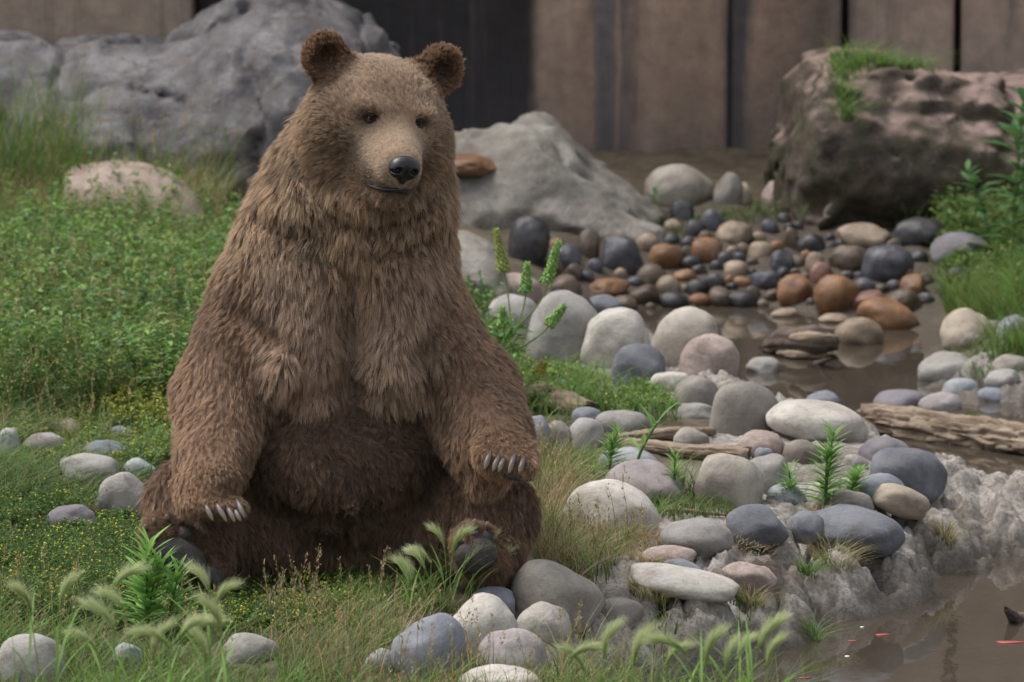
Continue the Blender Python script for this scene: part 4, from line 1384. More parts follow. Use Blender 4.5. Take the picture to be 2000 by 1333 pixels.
def sample(n, wt):
    p = tarea * wt
    c = np.cumsum(p)
    t = np.searchsorted(c, rng.random(n) * c[-1])
    u, v = rng.random(n), rng.random(n)
    s = u + v > 1
    u[s], v[s] = 1 - u[s], 1 - v[s]
    w0 = 1 - u - v
    X = ta[t] * w0[:, None] + tb[t] * u[:, None] + tc[t] * v[:, None]
    nn = vn[tri[t, 0]] * w0[:, None] + vn[tri[t, 1]] * u[:, None] + vn[tri[t, 2]] * v[:, None]
    return X, nn / (np.linalg.norm(nn, axis=1)[:, None] + 1e-12)


tmid = (ta + tb + tc) / 3
# more hairs where they are short (face) and on the side seen from the front
_lpaw, _rpaw, _lft, _rft = (np.array(P(430, 985, -0.37)), np.array(P(985, 900, -0.38)), np.array(P(340, 1070, -0.36)), np.array(P(930, 1075, -0.35)))
hdist = np.linalg.norm(tmid - np.array(HC), axis=1)
wt_face = 1.0 + 4.0 * (1 - sstep(0.16, 0.30, hdist)) + 14.0 * (1 - sstep(0.10, 0.22, np.linalg.norm(tmid - NOSE, axis=1)))
for _c in (_lpaw, _rpaw, _lft, _rft):
    wt_face += 4.0 * (1 - sstep(0.06, 0.12, np.linalg.norm(tmid - _c, axis=1)))
facing = -tn[:, 1] / (2 * tarea + 1e-12)
if (tn * vn[tri[:, 0]]).sum() < 0:
    facing = -facing
wt_face *= np.where(facing < -0.35, 0.25, 1.0)


def fur_fields(X, nn):
    Wt = prim_fields(X)
    L = np.zeros(len(X))
    fl = np.zeros((len(X), 3))
    c0 = np.zeros((len(X), 3))
    c1 = np.zeros((len(X), 3))
    down = np.array((0, 0, -1.0))
    hx = unit(X - NOSE)
    hx = unit(hx + np.array(hu) * 0.12 - np.array((0, 0, 0.45)) * sstep(0.20, 0.36, np.linalg.norm(X - NOSE, axis=1))[:, None])
    frac = {}
    for q, pr in enumerate(PRIMS):
        w = Wt[q][:, None]
        L += Wt[q] * pr['ln'] * (0.62 if pr['ln'] > 0.028 else 0.95)
        f = pr['flow']
        if isinstance(f, str):
            if f == 'head':
                fl += w * hx
            else:
                ec = hp(math.copysign(0.125, (pr['data'][0] - np.array(HC)) @ np.array(hr)), -0.06, 0.07)
                fl += w * unit(X - ec)
        else:
            fl += w * unit(np.array(f, float))
        a, b_ = REG[pr['reg']]
        c0 += w * np.array(a)
        c1 += w * np.array(b_)
        frac[pr['reg']] = frac.get(pr['reg'], 0) + Wt[q]
    # swirls
    fl += 0.55 * np.stack([vnoise(X, 9, 3), vnoise(X, 9, 5), vnoise(X, 9, 8)], 1)
    curl = frac.get('belly', 0) + 0.35 * (frac.get('thigh', 0) + frac.get('ham', 0))
    fl += (1.3 * curl)[:, None] * np.stack([vnoise(X, 26, 13), vnoise(X, 26, 15), vnoise(X, 26, 18)], 1)
    fl = fl - (fl * nn).sum(1)[:, None] * nn
    fl = unit(fl)
    return L, fl, c0, c1, frac, curl


def grow(X, nn, npt, clump_dir=None):
    L, fl, c0, c1, frac, curl = fur_fields(X, nn)
    return L, fl, c0, c1, frac, curl


def pad_mask(X):
    m = np.ones(len(X), bool)
    for c, M, r in PADS:
        q = (X - c) @ M / r
        m &= (q * q).sum(1) > 1
    return m


def build_fur(NCL, PER, NLOOSE, npt=6):
    Xc, nc = sample(NCL, wt_face)
    k = pad_mask(Xc)
    Xc, nc = Xc[k], nc[k]
    L, fl, c0, c1, frac, curl = fur_fields(Xc, nc)
    short = np.clip(L / 0.045, 0.12, 1.2)
    n = len(Xc)
    rep = np.repeat(np.arange(n), PER)
    # a clump is a patch of roots around its centre
    t1 = unit(np.cross(nc, np.array((0.31, 0.7, 0.55))))
    t2 = np.cross(nc, t1)
    rad = (0.0022 + 0.0046 * short)[rep] * np.sqrt(rng.random(len(rep)))
    ang = rng.random(len(rep)) * 2 * np.pi
    off = t1[rep] * (rad * np.cos(ang))[:, None] + t2[rep] * (rad * np.sin(ang))[:, None]
    root = Xc[rep] + off - nc[rep] * 0.0015
    cl = dict(L=L, fl=fl, c0=c0, c1=c1, nn=nc, curl=curl)
    # every clump has its own lift, tone and lean
    lift = 0.24 + 0.28 * rng.random(n) + 0.22 * vnoise(Xc, 14, 31)
    facef = np.zeros(n)
    for kreg in ('head', 'muzzle', 'lip', 'eye', 'mouth'):
        facef += frac.get(kreg, 0)
    lift = np.maximum(lift, 0.26) * (1 - 0.35 * facef)
    lift = lift + 0.25 * (frac.get('ear', 0) + frac.get('earin', 0))
    lean = unit(fl + (0.20 - 0.12 * np.clip(facef, 0, 1))[:, None] * rng.normal(size=(n, 3)))
    tone = np.exp((0.20 + 0.16 * frac['neck']) * rng.normal(size=n) + 0.30 * vnoise(Xc, 7, 41) + 0.22 * vnoise(Xc, 20, 43))
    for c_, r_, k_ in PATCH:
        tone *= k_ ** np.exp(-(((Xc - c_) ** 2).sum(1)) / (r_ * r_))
    d0 = unit(lean[rep] + nc[rep] * lift[rep][:, None] + 0.10 * rng.normal(size=(len(rep), 3)))
    Lh = (L * np.exp(0.18 * rng.normal(size=n)))[rep] * (0.65 + 0.5 * rng.random(len(rep)))
    s = np.linspace(0, 1, npt)
    pts = np.zeros((len(rep), npt, 3), np.float32)
    conv = (0.15 + 0.55 * rng.random(n))[rep]
    droop = np.array((0, 0, -1.0)) * 0.26 - nc[rep] * 0.10
    cur = curl[rep][:, None]
    ph = rng.random((len(rep), 3)) * 6.28
    for i, t in enumerate(s):
        q = root + (d0 * t + droop * t * t * short[rep][:, None]) * Lh[:, None]
        q -= off * (conv * t ** 1.3)[:, None]
        q += cur * 0.10 * Lh[:, None] * t * np.sin(ph + t * 7.0)
        pts[:, i] = q
    # colours: dark root to paler tip, some guard hairs frosted, some dark
    u = rng.random(len(rep))
    frost = np.where(u > 0.88, 1.35, np.where(u < 0.12, 0.6, 1.0))
    tn_ = (tone[rep] * frost)[:, None]
    cols = np.zeros((len(rep), npt, 4), np.float32)
    cols[..., 3] = 1
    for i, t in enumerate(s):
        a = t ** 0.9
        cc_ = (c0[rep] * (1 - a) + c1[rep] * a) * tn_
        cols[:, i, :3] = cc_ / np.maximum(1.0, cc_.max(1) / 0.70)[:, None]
    rr = (0.00021 + 0.00024 * np.clip(short, 0, 1))[rep]
    prof = np.array([1.0, 1.0, 0.95, 0.85, 0.62, 0.18])[:npt]
    radii = rr[:, None] * prof[None]
    return pts, cols, radii


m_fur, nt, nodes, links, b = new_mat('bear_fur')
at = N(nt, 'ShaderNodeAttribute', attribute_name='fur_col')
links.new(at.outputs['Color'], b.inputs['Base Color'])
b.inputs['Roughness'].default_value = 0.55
b.inputs['Specular IOR Level'].default_value = 0.35
b.inputs['Sheen Weight'].default_value = 0.0
tr = N(nt, 'ShaderNodeBsdfTranslucent')
links.new(at.outputs['Color'], tr.inputs['Color'])
mx = N(nt, 'ShaderNodeMixShader')
mx.inputs[0].default_value = 0.42
links.new(b.outputs[0], mx.inputs[1])
links.new(tr.outputs[0], mx.inputs[2])
links.new(mx.outputs[0], nodes['Material Output'].inputs['Surface'])


def link_fur(pts, cols, radii, name, parent):
    n, k, _ = pts.shape
    hc = bpy.data.hair_curves.new(name)
    hc.add_curves([k] * n)
    hc.attributes['position'].data.foreach_set('vector', np.ascontiguousarray(pts - BLOC, dtype=np.float32).ravel())
    ra = hc.attributes.get('radius') or hc.attributes.new('radius', 'FLOAT', 'POINT')
    ra.data.foreach_set('value', np.ascontiguousarray(radii, dtype=np.float32).ravel())
    ca = hc.attributes.new('fur_col', 'FLOAT_COLOR', 'POINT')
    ca.data.foreach_set('color', cols.ravel())
    hc.materials.append(m_fur)
    o = bpy.data.objects.new(name, hc)
    COL.objects.link(o)
    o.parent = parent
    return o


# ---- bare parts: eyes, nose, claws, pads
m_eye, nt, nodes, links, b = new_mat('bear_eye')
tc_ = N(nt, 'ShaderNodeTexCoord')
sx = N(nt, 'ShaderNodeSeparateXYZ')
links.new(tc_.outputs['Object'], sx.inputs[0])
col = ramp(nt, sx.outputs['Y'], [(0.0, (0.012, 0.008, 0.006)), (0.60, (0.010, 0.007, 0.006)), (0.64, (0.26, 0.11, 0.035)), (0.86, (0.16, 0.06, 0.02)), (0.90, (0.004, 0.003, 0.003))])
links.new(col, b.inputs['Base Color'])
b.inputs['Roughness'].default_value = 0.06
m_dark, nt, nodes, links, b = new_mat('bear_nose')
b.inputs['Base Color'].default_value = (0.014, 0.013, 0.016, 1)
b.inputs['Roughness'].default_value = 0.33
nz = noise_n(nt, None, 90, 3)
vo = N(nt, 'ShaderNodeTexVoronoi', i_Scale=330.0)
tcx = N(nt, 'ShaderNodeTexCoord')
links.new(tcx.outputs['Object'], vo.inputs['Vector'])
bump(nt, vo.outputs['Distance'], 0.25, 0.002, b)
m_rim, nt, nodes, links, b = new_mat('bear_eyelid')
b.inputs['Base Color'].default_value = (0.012, 0.009, 0.008, 1)
b.inputs['Roughness'].default_value = 0.4
m_pad, nt, nodes, links, b = new_mat('bear_pad')
tcx = N(nt, 'ShaderNodeTexCoord')
nz = noise_n(nt, tcx.outputs['Object'], 60, 8, 0.7)
links.new(ramp(nt, nz, [(0.3, (0.030, 0.026, 0.025)), (0.7, (0.085, 0.076, 0.074))]), b.inputs['Base Color'])
b.inputs['Roughness'].default_value = 0.75
vo = N(nt, 'ShaderNodeTexVoronoi', i_Scale=190.0)
links.new(tcx.outputs['Object'], vo.inputs['Vector'])
bump(nt, vo.outputs['Distance'], 0.6, 0.002, b)
m_claw, nt, nodes, links, b = new_mat('bear_claw')
at = N(nt, 'ShaderNodeAttribute', attribute_name='along')
links.new(ramp(nt, at.outputs['Fac'], [(0.0, (0.055, 0.040, 0.040)), (0.45, (0.16, 0.125, 0.115)), (1.0, (0.40, 0.34, 0.27))]), b.inputs['Base Color'])
b.inputs['Roughness'].default_value = 0.42

EV, EF = ico(4)
EYE_R = 0.0118
for s in (-1, 1):
    c = hp(s * EYE[0], EYE[1], EYE[2])
    v = EV.copy()
    me = np_mesh('eye', v, EF)
    o = link_mesh('eye', me, m_eye, bear)
    # the gaze: along the face, a little outward
    g = Vector(HM @ np.array((s * 0.18, 1, -0.02))).normalized()
    z = Vector(hu)
    x = g.cross(z).normalized()
    M3 = Matrix((x, g, x.cross(g) * 1)).transposed()
    o.matrix_local = Matrix.Translation(Vector(c) - bear.location) @ M3.to_4x4() @ Matrix.Scale(EYE_R, 4)
    # lids: a dark ring of skin, thicker above
    ring = []
    nu, nv = 28, 8
    for i in range(nu):
        a = 2 * math.pi * i / nu
        ex, ez = 0.0150 * math.cos(a), 0.0080 * math.sin(a)
        thick = 0.0042 + 0.002 * max(0, math.sin(a))
        fwd = math.sqrt(max(1e-6, (EYE_R + 0.001) ** 2 - min(ex * ex + ez * ez, (EYE_R * 0.98) ** 2))) - abs(math.cos(a)) ** 3 * 0.002
        for j in range(nv):
            bq = 2 * math.pi * j / nv
            rr = thick * math.cos(bq)
            ring.append((ex + rr * math.cos(a), fwd + thick * 0.7 * math.sin(bq), ez + rr * math.sin(a)))
    rf = []
    for i in range(nu):
        for j in range(nv):
            i2, j2 = (i + 1) % nu, (j + 1) % nv
            rf.append((i * nv + j, i2 * nv + j, i2 * nv + j2, i * nv + j2))
    rv = np.array(ring) @ np.array(M3).T + c - BLOC
    link_mesh('eyelid', np_mesh('eyelid', rv, np.array(rf)), m_rim, bear)

# nose: a rounded pad with two nostrils and a middle groove, shaped from an implicit form
def local_nets(fun, half, vox, centre):
    ax = [np.arange(-h_, h_ + vox, vox) for h_ in half]
    X = np.stack(np.meshgrid(*ax, indexing='ij'), -1)
    Fv = fun(X)
    V, Q = surface_nets(Fv.astype(np.float32), np.array([a[0] for a in ax]), vox)
    return V, Q


def nose_f(X):
    d = e_sdf(X, (0, -0.012, 0.006), np.array((0.037, 0.030, 0.026)))
    for s in (-1, 1):
        d = smin(d, e_sdf(X, (s * 0.019, -0.006, -0.004), np.array((0.020, 0.024, 0.022))), 0.010)
    d = smin(d, e_sdf(X, (0, -0.012, -0.024), np.array((0.015, 0.020, 0.018))), 0.012)
    for s in (-1, 1):
        d = smax(d, -e_sdf(X, (s * 0.0205, 0.018, -0.003), np.array((0.0085, 0.016, 0.0075))), 0.005)
        d = smax(d, -e_sdf(X, (s * 0.033, 0.012, -0.008), np.array((0.010, 0.014, 0.004))), 0.004)
    d = smax(d, -e_sdf(X, (0, 0.020, -0.02), np.array((0.0022, 0.012, 0.022))), 0.004)
    return d


V, Q = local_nets(nose_f, (0.05, 0.05, 0.055), 0.0016, None)
NV = V @ HM.T + hp(0, 0.276, -0.082) - BLOC
link_mesh('nose', np_mesh('nose', NV, Q), m_dark, bear)
# dark lips along the mouth
lipc = [hp(x, y, z) for x, y, z in ((-0.062, 0.150, -0.152), (-0.052, 0.195, -0.150), (-0.035, 0.232, -0.146), (-0.015, 0.249, -0.141), (0.0, 0.252, -0.139), (0.015, 0.249, -0.141), (0.035, 0.232, -0.146), (0.052, 0.195, -0.150), (0.062, 0.150, -0.152))]


lp = interp(lipc, 40)
rr = 0.0072 * np.sin(np.linspace(0.12, np.pi - 0.12, 40)) ** 0.6
V, Fq = tube_np(lp, rr, 10)
link_mesh('lower_lip', np_mesh('lower_lip', V - BLOC + np.array((0, 0, -0.004)), Fq), m_dark, bear)


# claws: curved, tapering
def claw(p0, p1, r, bulge):
    p0, p1 = np.array(p0), np.array(p1)
    d = p1 - p0
    n = 12
    t = np.linspace(0, 1, n)
    out = np.array((0, -1, 0.3))
    pts = p0 + t[:, None] * d + (np.sin(t * np.pi) * bulge)[:, None] * out
    rad = r * np.sqrt(np.clip(1.02 - t ** 2.2, 0.02, 1))
    V, Fq = tube_np(pts, rad, 8, 1.25)
    me = np_mesh('claw', V - BLOC, Fq)
    vattr(me, 'along', np.repeat(t, 8))
    return link_mesh('claw', me, m_claw, bear)


for (x0, y0), (x1, y1) in [((399, 984), (416, 1017)), ((421, 984), (443, 1019)), ((443, 990), (459, 1020)), ((457, 995), (470, 1018)), ((463, 980), (478, 1011))]:
    claw(P(x0, y0, -0.395), P(x1, y1, -0.43), 0.0068, 0.012)
for (x0, y0), (x1, y1) in [((957, 887), (947, 916)), ((975, 893), (962, 921)), ((986, 897), (973, 922)), ((1005, 892), (994, 925)), ((1023, 898), (1014, 925))]:
    claw(P(x0, y0, -0.415), P(x1, y1, -0.445), 0.0075, 0.012)
for x, y in [(288, 1032), (305, 1020), (330, 1013), (356, 1016)]:
    claw(P(x, y + 8, -0.365), P(x - 5, y - 8, -0.40), 0.0065, 0.006)
for x, y in [(905, 1034), (928, 1022), (952, 1027)]:
    claw(P(x, y + 8, -0.36), P(x, y - 8, -0.40), 0.0065, 0.006)


# pads on the soles: rounded cushions, and no fur on them
def pad(name, px, py, y, rx, rz, dep, tilt=0.0, bald=1.3):
    c = np.array(P(px, py, y))
    s = sc_at(y)
    ct, st = math.cos(tilt), math.sin(tilt)
    M = np.array([[ct, 0, -st], [0, 1, 0], [st, 0, ct]])
    v = EV.copy()
    v[:, 0] = np.sign(v[:, 0]) * np.abs(v[:, 0]) ** 0.85
    v = v * np.array((rx * s, dep, rz * s))
    v *= 1 + 0.05 * vnoise(v + c, 40, 3)[:, None]
    me = np_mesh(name, v @ M.T + c - BLOC, EF)
    o = link_mesh(name, me, m_pad, bear)
    PADS.append((c, M, np.array((rx * s * 1.02, dep * bald, rz * s * 1.02))))
    return o


for x, y in LF_TOES:
    pad('toe_pad', x, y + 2, -0.378, 12.5, 15, 0.018, 0.2)
pad('sole_pad', 352, 1084, -0.388, 56, 32, 0.028, -0.5)
pad('heel_pad', 412, 1124, -0.374, 28, 20, 0.024, -0.5)
for x, y in [(905, 1056), (928, 1044), (950, 1048)]:
    pad('toe_pad', x, y, -0.372, 12, 13, 0.016)
pad('sole_pad', 930, 1084, -0.380, 42, 34, 0.028, 0.4)
pad('heel_pad', 958, 1110, -0.338, 20, 15, 0.018, 0.4)
# pad edge under the paw that hangs over the knee
pad('palm_pad', 1002, 925, -0.375, 42, 12, 0.05, -0.22)

EYEPX = [proj(hp(s * EYE[0], EYE[1] + EYE_R, EYE[2])) for s in (-1, 1)]
DBG = ('EYES', EYEPX, 'NOSE', proj(hp(0, 0.29, -0.082)), 'EARS', [proj(hp(s * 0.158, -0.04, 0.120)) for s in (-1, 1)])
# nothing grows over the eyes, the nose or the lips
PADS += [(hp(s * EYE[0], EYE[1] + 0.008, EYE[2]), HM, np.array((0.0155, 0.03, 0.0088))) for s in (-1, 1)]
PADS.append((hp(0, 0.272, -0.086), HM, np.array((0.036, 0.05, 0.036))))
PADS.append((hp(0, 0.262, -0.141), HM, np.array((0.040, 0.06, 0.008))))

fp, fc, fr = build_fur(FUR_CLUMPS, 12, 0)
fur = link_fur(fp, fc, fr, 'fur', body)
fur['kind'] = 'stuff'
# ------------------------------------------------------------------ plants
rng = np.random.default_rng(77)


def leaf_mat(name, trans=0.35, rough=0.55):
    m, nt, nodes, links, b = new_mat(name)
    at = N(nt, 'ShaderNodeAttribute', attribute_name='col')
    links.new(at.outputs['Color'], b.inputs['Base Color'])
    b.inputs['Roughness'].default_value = rough
    b.inputs['Specular IOR Level'].default_value = 0.3
    tr = N(nt, 'ShaderNodeBsdfTranslucent')
    links.new(at.outputs['Color'], tr.inputs['Color'])
    mx = N(nt, 'ShaderNodeMixShader')
    mx.inputs[0].default_value = trans
    links.new(b.outputs[0], mx.inputs[1])
    links.new(tr.outputs[0], mx.inputs[2])
    links.new(mx.outputs[0], nodes['Material Output'].inputs['Surface'])
    return m


m_leaf = leaf_mat('plant_leaf')
m_grass = leaf_mat('grass_blade', 0.4)


def ray_np(px, py):
    px = np.asarray(px, float)
    py = np.asarray(py, float)
    f = np.array(_f) * FPX
    return f + np.stack([px - 1000, 0 * px, 0 * px], -1) + np.array(_u) * (666.5 - py)[..., None]


def Gv(px, py):
    d = ray_np(px, py)
    z = np.zeros(len(d))
    for _ in range(10):
        t = (z - CAM_Z) / d[:, 2]
        p = np.array(CAMP) + d * t[:, None]
        z = 0.5 * z + 0.5 * H(p[:, 0], p[:, 1])
    return np.stack([p[:, 0], p[:, 1], H(p[:, 0], p[:, 1])], 1)


# footprint of the bear and the stones, kept free
_foot = set(map(tuple, np.round(BV[BV[:, 2] < 0.12][:, :2] / 0.04).astype(int)))
_foot_a = np.array(sorted(_foot)) * 0.04
_st = np.array(STONES)


def free(p, slack=0.85, bear_gap=0.05):
    ok = np.ones(len(p), bool)
    for s in range(0, len(p), 4000):
        q = p[s:s + 4000, None, :2]
        d = np.linalg.norm(q - _st[None, :, :2], axis=-1)
        ok[s:s + 4000] &= (d > _st[None, :, 2] * slack).all(1)
        if bear_gap is not None:
            near = p[s:s + 4000]
            box = (np.abs(near[:, 0] + 0.42) < 0.75) & (np.abs(near[:, 1] - 0.1) < 0.75)
            if box.any():
                dd = np.linalg.norm(near[box][:, None, :2] - _foot_a[None], axis=-1).min(1)
                idx = np.nonzero(box)[0]
                ok[s + idx[dd < bear_gap]] = False
    ok &= pond_sd(p[:, 0], p[:, 1]) > 0.03
    return ok


def low(p):
    """plants stay lower right in front of stones and of the bear's soles (trodden, grazed ground)"""
    k = np.ones(len(p))
    for s in range(0, len(p), 4000):
        a = p[s:s + 4000]
        dx = np.abs(a[:, None, 0] - _st[None, :, 0])
        dy = _st[None, :, 1] - a[:, None, 1]
        m = (dx < _st[None, :, 2] * 1.15) & (dy > 0) & (dy < 0.50)
        k[s:s + 4000] = np.where(m.any(1), 0.42, 1.0)
    front = (np.abs(p[:, 0] + 0.42) < 0.56) & (p[:, 1] > -1.05) & (p[:, 1] < 0.0)
    k = np.where(front, np.minimum(k, 0.42), k)
    return k


def scatter(n, poly, dens=None, slack=0.85, bear_gap=0.05):
    """roots on the ground that is seen inside a pixel polygon"""
    pl = np.array(poly, float)
    lo_, hi_ = pl.min(0), pl.max(0)
    out = []
    got = 0
    while got < n:
        q = lo_ + rng.random((n * 2, 2)) * (hi_ - lo_)
        q = q[poly_sd(q[:, 0], q[:, 1], poly) < 0]
        p = Gv(q[:, 0], q[:, 1])
        k = free(p, slack, bear_gap)
        if dens is not None:
            k &= rng.random(len(p)) < np.clip(dens(p), 0, 1)
        p = p[k]
        if len(p) == 0:
            break
        out.append(p)
        got += len(p)
    return np.concatenate(out)[:n] if out else np.zeros((0, 3))


def pick(cols, n, var=0.18):
    c = np.array(cols)[rng.integers(0, len(cols), n)]
    return np.clip(c * np.exp(var * rng.normal(size=(n, 1))) * np.exp(0.06 * rng.normal(size=(n, 3))), 0, 0.9)


def blades_geo(root, h, w, lean, cols, curve=0.5, az=None, tipcol=None, seg=4):
    """grass blades as tapering curved strips; returns verts, quads, colours"""
    n = len(root)
    az = rng.random(n) * 6.283 if az is None else az
    d = np.stack([np.cos(az), np.sin(az), 0 * az], 1)
    side = np.stack([-np.sin(az + 0.6), np.cos(az + 0.6), 0 * az], 1)
    V = np.zeros((n, seg + 1, 2, 3))
    C = np.ones((n, seg + 1, 2, 4))
    for i in range(seg + 1):
        t = i / seg
        a = lean * (t + curve * 1.6 * t * t)
        up = h * t * (1 - 0.35 * np.clip(lean, 0, 1.5) * curve * t)
        c = root + d * (h * a * t)[:, None]
        c = c + np.stack([0 * up, 0 * up, up], 1)
        ww = w * (1 - t ** 1.6) * 0.5 + 0.0002
        V[:, i, 0] = c - side * ww[:, None]
        V[:, i, 1] = c + side * ww[:, None]
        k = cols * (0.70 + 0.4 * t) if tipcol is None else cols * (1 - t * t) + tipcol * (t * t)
        C[:, i, :, :3] = k[:, None]
    idx = np.arange(n * (seg + 1) * 2).reshape(n, seg + 1, 2)
    Q = np.stack([idx[:, :-1, 0], idx[:, :-1, 1], idx[:, 1:, 1], idx[:, 1:, 0]], -1).reshape(-1, 4)
    return V.reshape(-1, 3), Q, np.clip(C.reshape(-1, 4), 0, 1)


def leaves_geo(base, dirv, ln, wd, cols, droop=0.25):
    """leaves as folded pointed blades of two quads"""
    n = len(base)
    dirv = unit(dirv)
    up = np.array((0, 0, 1.0))
    side = unit(np.cross(dirv, up + 0.35 * rng.normal(size=(n, 3))))
    nrm = np.cross(side, dirv)
    V = np.zeros((n, 6, 3))
    V[:, 0] = base
    mid = base + dirv * (ln * 0.5)[:, None]
    V[:, 1] = mid - side * (wd * 0.5)[:, None] + nrm * (wd * 0.16)[:, None]
    V[:, 2] = mid - nrm * (wd * 0.05)[:, None]
    V[:, 3] = mid + side * (wd * 0.5)[:, None] + nrm * (wd * 0.16)[:, None]
    V[:, 4] = base + dirv * ln[:, None] - up * (ln * droop)[:, None]
    V[:, 5] = V[:, 4]
    i = np.arange(n)[:, None] * 6
    Q = np.concatenate([i + np.array([[0, 2, 4, 1]]), i + np.array([[0, 3, 4, 2]])])
    C = np.ones((n, 6, 4))
    C[:, :, :3] = cols[:, None]
    return V.reshape(-1, 3), Q, C.reshape(-1, 4)


def merge(parts):
    vs, qs, cs, o = [], [], [], 0
    for v, q, c in parts:
        vs.append(v)
        qs.append(q + o)
        cs.append(c)
        o += len(v)
    return np.concatenate(vs), np.concatenate(qs), np.concatenate(cs)


def plant_obj(name, geo, mat, loc=None, parent=None):
    v, q, c = geo
    if loc is not None:
        v = v - np.array(loc)
    me = np_mesh(name, v, q)
    vattr(me, 'col', c, 'FLOAT_COLOR')
    o = link_mesh(name, me, mat, parent, loc=loc if parent is None else None)
    return o


GREEN = [(0.105, 0.190, 0.042), (0.135, 0.235, 0.055), (0.088, 0.165, 0.040), (0.165, 0.260, 0.068)]
BRIGHT = [(0.180, 0.310, 0.070), (0.150, 0.280, 0.062), (0.215, 0.335, 0.095)]
DARKG = [(0.055, 0.110, 0.030), (0.070, 0.138, 0.036), (0.062, 0.122, 0.030)]
BLUEG = [(0.090, 0.175, 0.075), (0.110, 0.205, 0.088)]
OLIVE = [(0.175, 0.205, 0.062), (0.215, 0.240, 0.080), (0.150, 0.180, 0.055)]
STRAW = [(0.38, 0.30, 0.15), (0.45, 0.36, 0.20), (0.32, 0.24, 0.11), (0.42, 0.35, 0.22)]
YELLOW = [(0.46, 0.42, 0.045), (0.55, 0.48, 0.07), (0.34, 0.38, 0.06)]


def bushy(root, hgt, nst, nlf, lfl, cols, spread=0.5, bud=0.35, budr=0.004, stemcol=(0.11, 0.19, 0.05)):
    """leafy many-stemmed plants: stems, leaves along them, yellow buds at some tips"""
    n = len(root)
    r = np.repeat(np.arange(n), nst)
    az = rng.random(len(r)) * 6.283
    sp = spread * np.sqrt(rng.random(len(r)))
    h = (hgt * low(root))[r] * (0.55 + 0.5 * rng.random(len(r)))
    d = unit(np.stack([np.cos(az) * sp, np.sin(az) * sp, np.ones(len(r))], 1))
    b0 = root[r] + np.stack([np.cos(az), np.sin(az), 0 * az], 1) * (0.012 * rng.random(len(r)))[:, None]
    stems = blades_geo(b0, h, np.full(len(r), 0.0022), sp * 0.75, pick([stemcol], len(r)), 0.1, az, seg=2)
    q = np.repeat(np.arange(len(r)), nlf)
    t = 0.15 + 0.85 * rng.random(len(q)) ** 0.8
    laz = rng.random(len(q)) * 6.283
    lb = b0[q] + d[q] * (h[q] * t)[:, None]
    ld = np.stack([np.cos(laz), np.sin(laz), 0.25 + 0.6 * rng.random(len(q))], 1)
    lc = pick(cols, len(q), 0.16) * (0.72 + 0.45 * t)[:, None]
    leaves = leaves_geo(lb, ld, lfl * (0.6 + 0.7 * rng.random(len(q))), lfl * 0.46 * (0.7 + 0.5 * rng.random(len(q))), lc)
    k = rng.random(len(r)) < bud
    tip = b0[k] + d[k] * (h[k])[:, None]
    return [stems, leaves], tip


_ov = np.array([(1, 0, 0), (0, 1, 0), (-1, 0, 0), (0, -1, 0), (0, 0, 1.2), (0, 0, -1)], float)
_of = np.array([(0, 1, 4, 4), (1, 2, 4, 4), (2, 3, 4, 4), (3, 0, 4, 4), (1, 0, 5, 5), (2, 1, 5, 5), (3, 2, 5, 5), (0, 3, 5, 5)])
# two-ring bead made of quads only
_bv = []
for zz, rr in ((-0.8, 0.55), (-0.1, 1.0), (0.6, 0.75)):
    for q in range(5):
        _bv.append((rr * math.cos(q * 1.2566 + zz), rr * math.sin(q * 1.2566 + zz), zz))
_bv = np.array(_bv + [(0, 0, 1.0)] * 1)
_bf = [(i * 5 + j, i * 5 + (j + 1) % 5, (i + 1) * 5 + (j + 1) % 5, (i + 1) * 5 + j) for i in range(2) for j in range(5)] + [(10, 11, 12, 15), (12, 13, 14, 15), ]
_bf.append((14, 10, 15, 12))
_bf = np.array(_bf[:12])


def beads(cen, r, cols):
    n = len(cen)
    V = cen[:, None] + _bv[None] * np.asarray(r).reshape(-1, 1, 1)
    Q = (np.arange(n)[:, None, None] * len(_bv) + _bf[None]).reshape(-1, 4)
    C = np.ones((n, len(_bv), 4))
    C[:, :, :3] = cols[:, None]
    return V.reshape(-1, 3), Q, C.reshape(-1, 4)


m_bud = leaf_mat('yellow_bud', 0.15, 0.7)


def stuff(name, geo, mat, label, cat):
    o = plant_obj(name, geo, mat)
    tag(o, label, cat, kind='stuff')
    return o


def n3(p, s, seed):
    return vnoise(p, s, seed)


# ---- leafy meadow left of and behind the bear (tall and dense at the back, low in front)
polyA = [(-60, 470), (250, 450), (460, 490), (560, 560), (560, 830), (330, 830), (-60, 850)]
r1 = scatter(1900, polyA, lambda p: 0.45 + 1.0 * n3(p, 1.7, 5))
h1 = np.clip(0.11 + 0.10 * rng.random(len(r1)) + 0.16 * n3(r1, 1.8, 6), 0.04, 0.36)
_k = n3(r1, 2.3, 81) > 0.05
geoA, tipsA = bushy(r1[_k], h1[_k], 5, 8, 0.034, GREEN + BRIGHT + BLUEG, 0.6, 0.05)
gA3, tA3 = bushy(r1[~_k], h1[~_k], 6, 10, 0.017, GREEN + DARKG + OLIVE, 0.6, 0.10)
geoA, tipsA = geoA + gA3, np.concatenate([tipsA, tA3])
# upright leafy stems rising above
r1b = scatter(360, polyA, lambda p: 0.5 + 0.8 * n3(p, 1.0, 15))
geoA2, tipsA2 = bushy(r1b, 0.26 + 0.12 * rng.random(len(r1b)), 3, 26, 0.030, BRIGHT + BLUEG + OLIVE, 0.35, 0.4)
stuff('meadow_plants', merge(geoA + geoA2), m_leaf, 'dense green leafy meadow plants filling the ground behind the bear', 'plants')
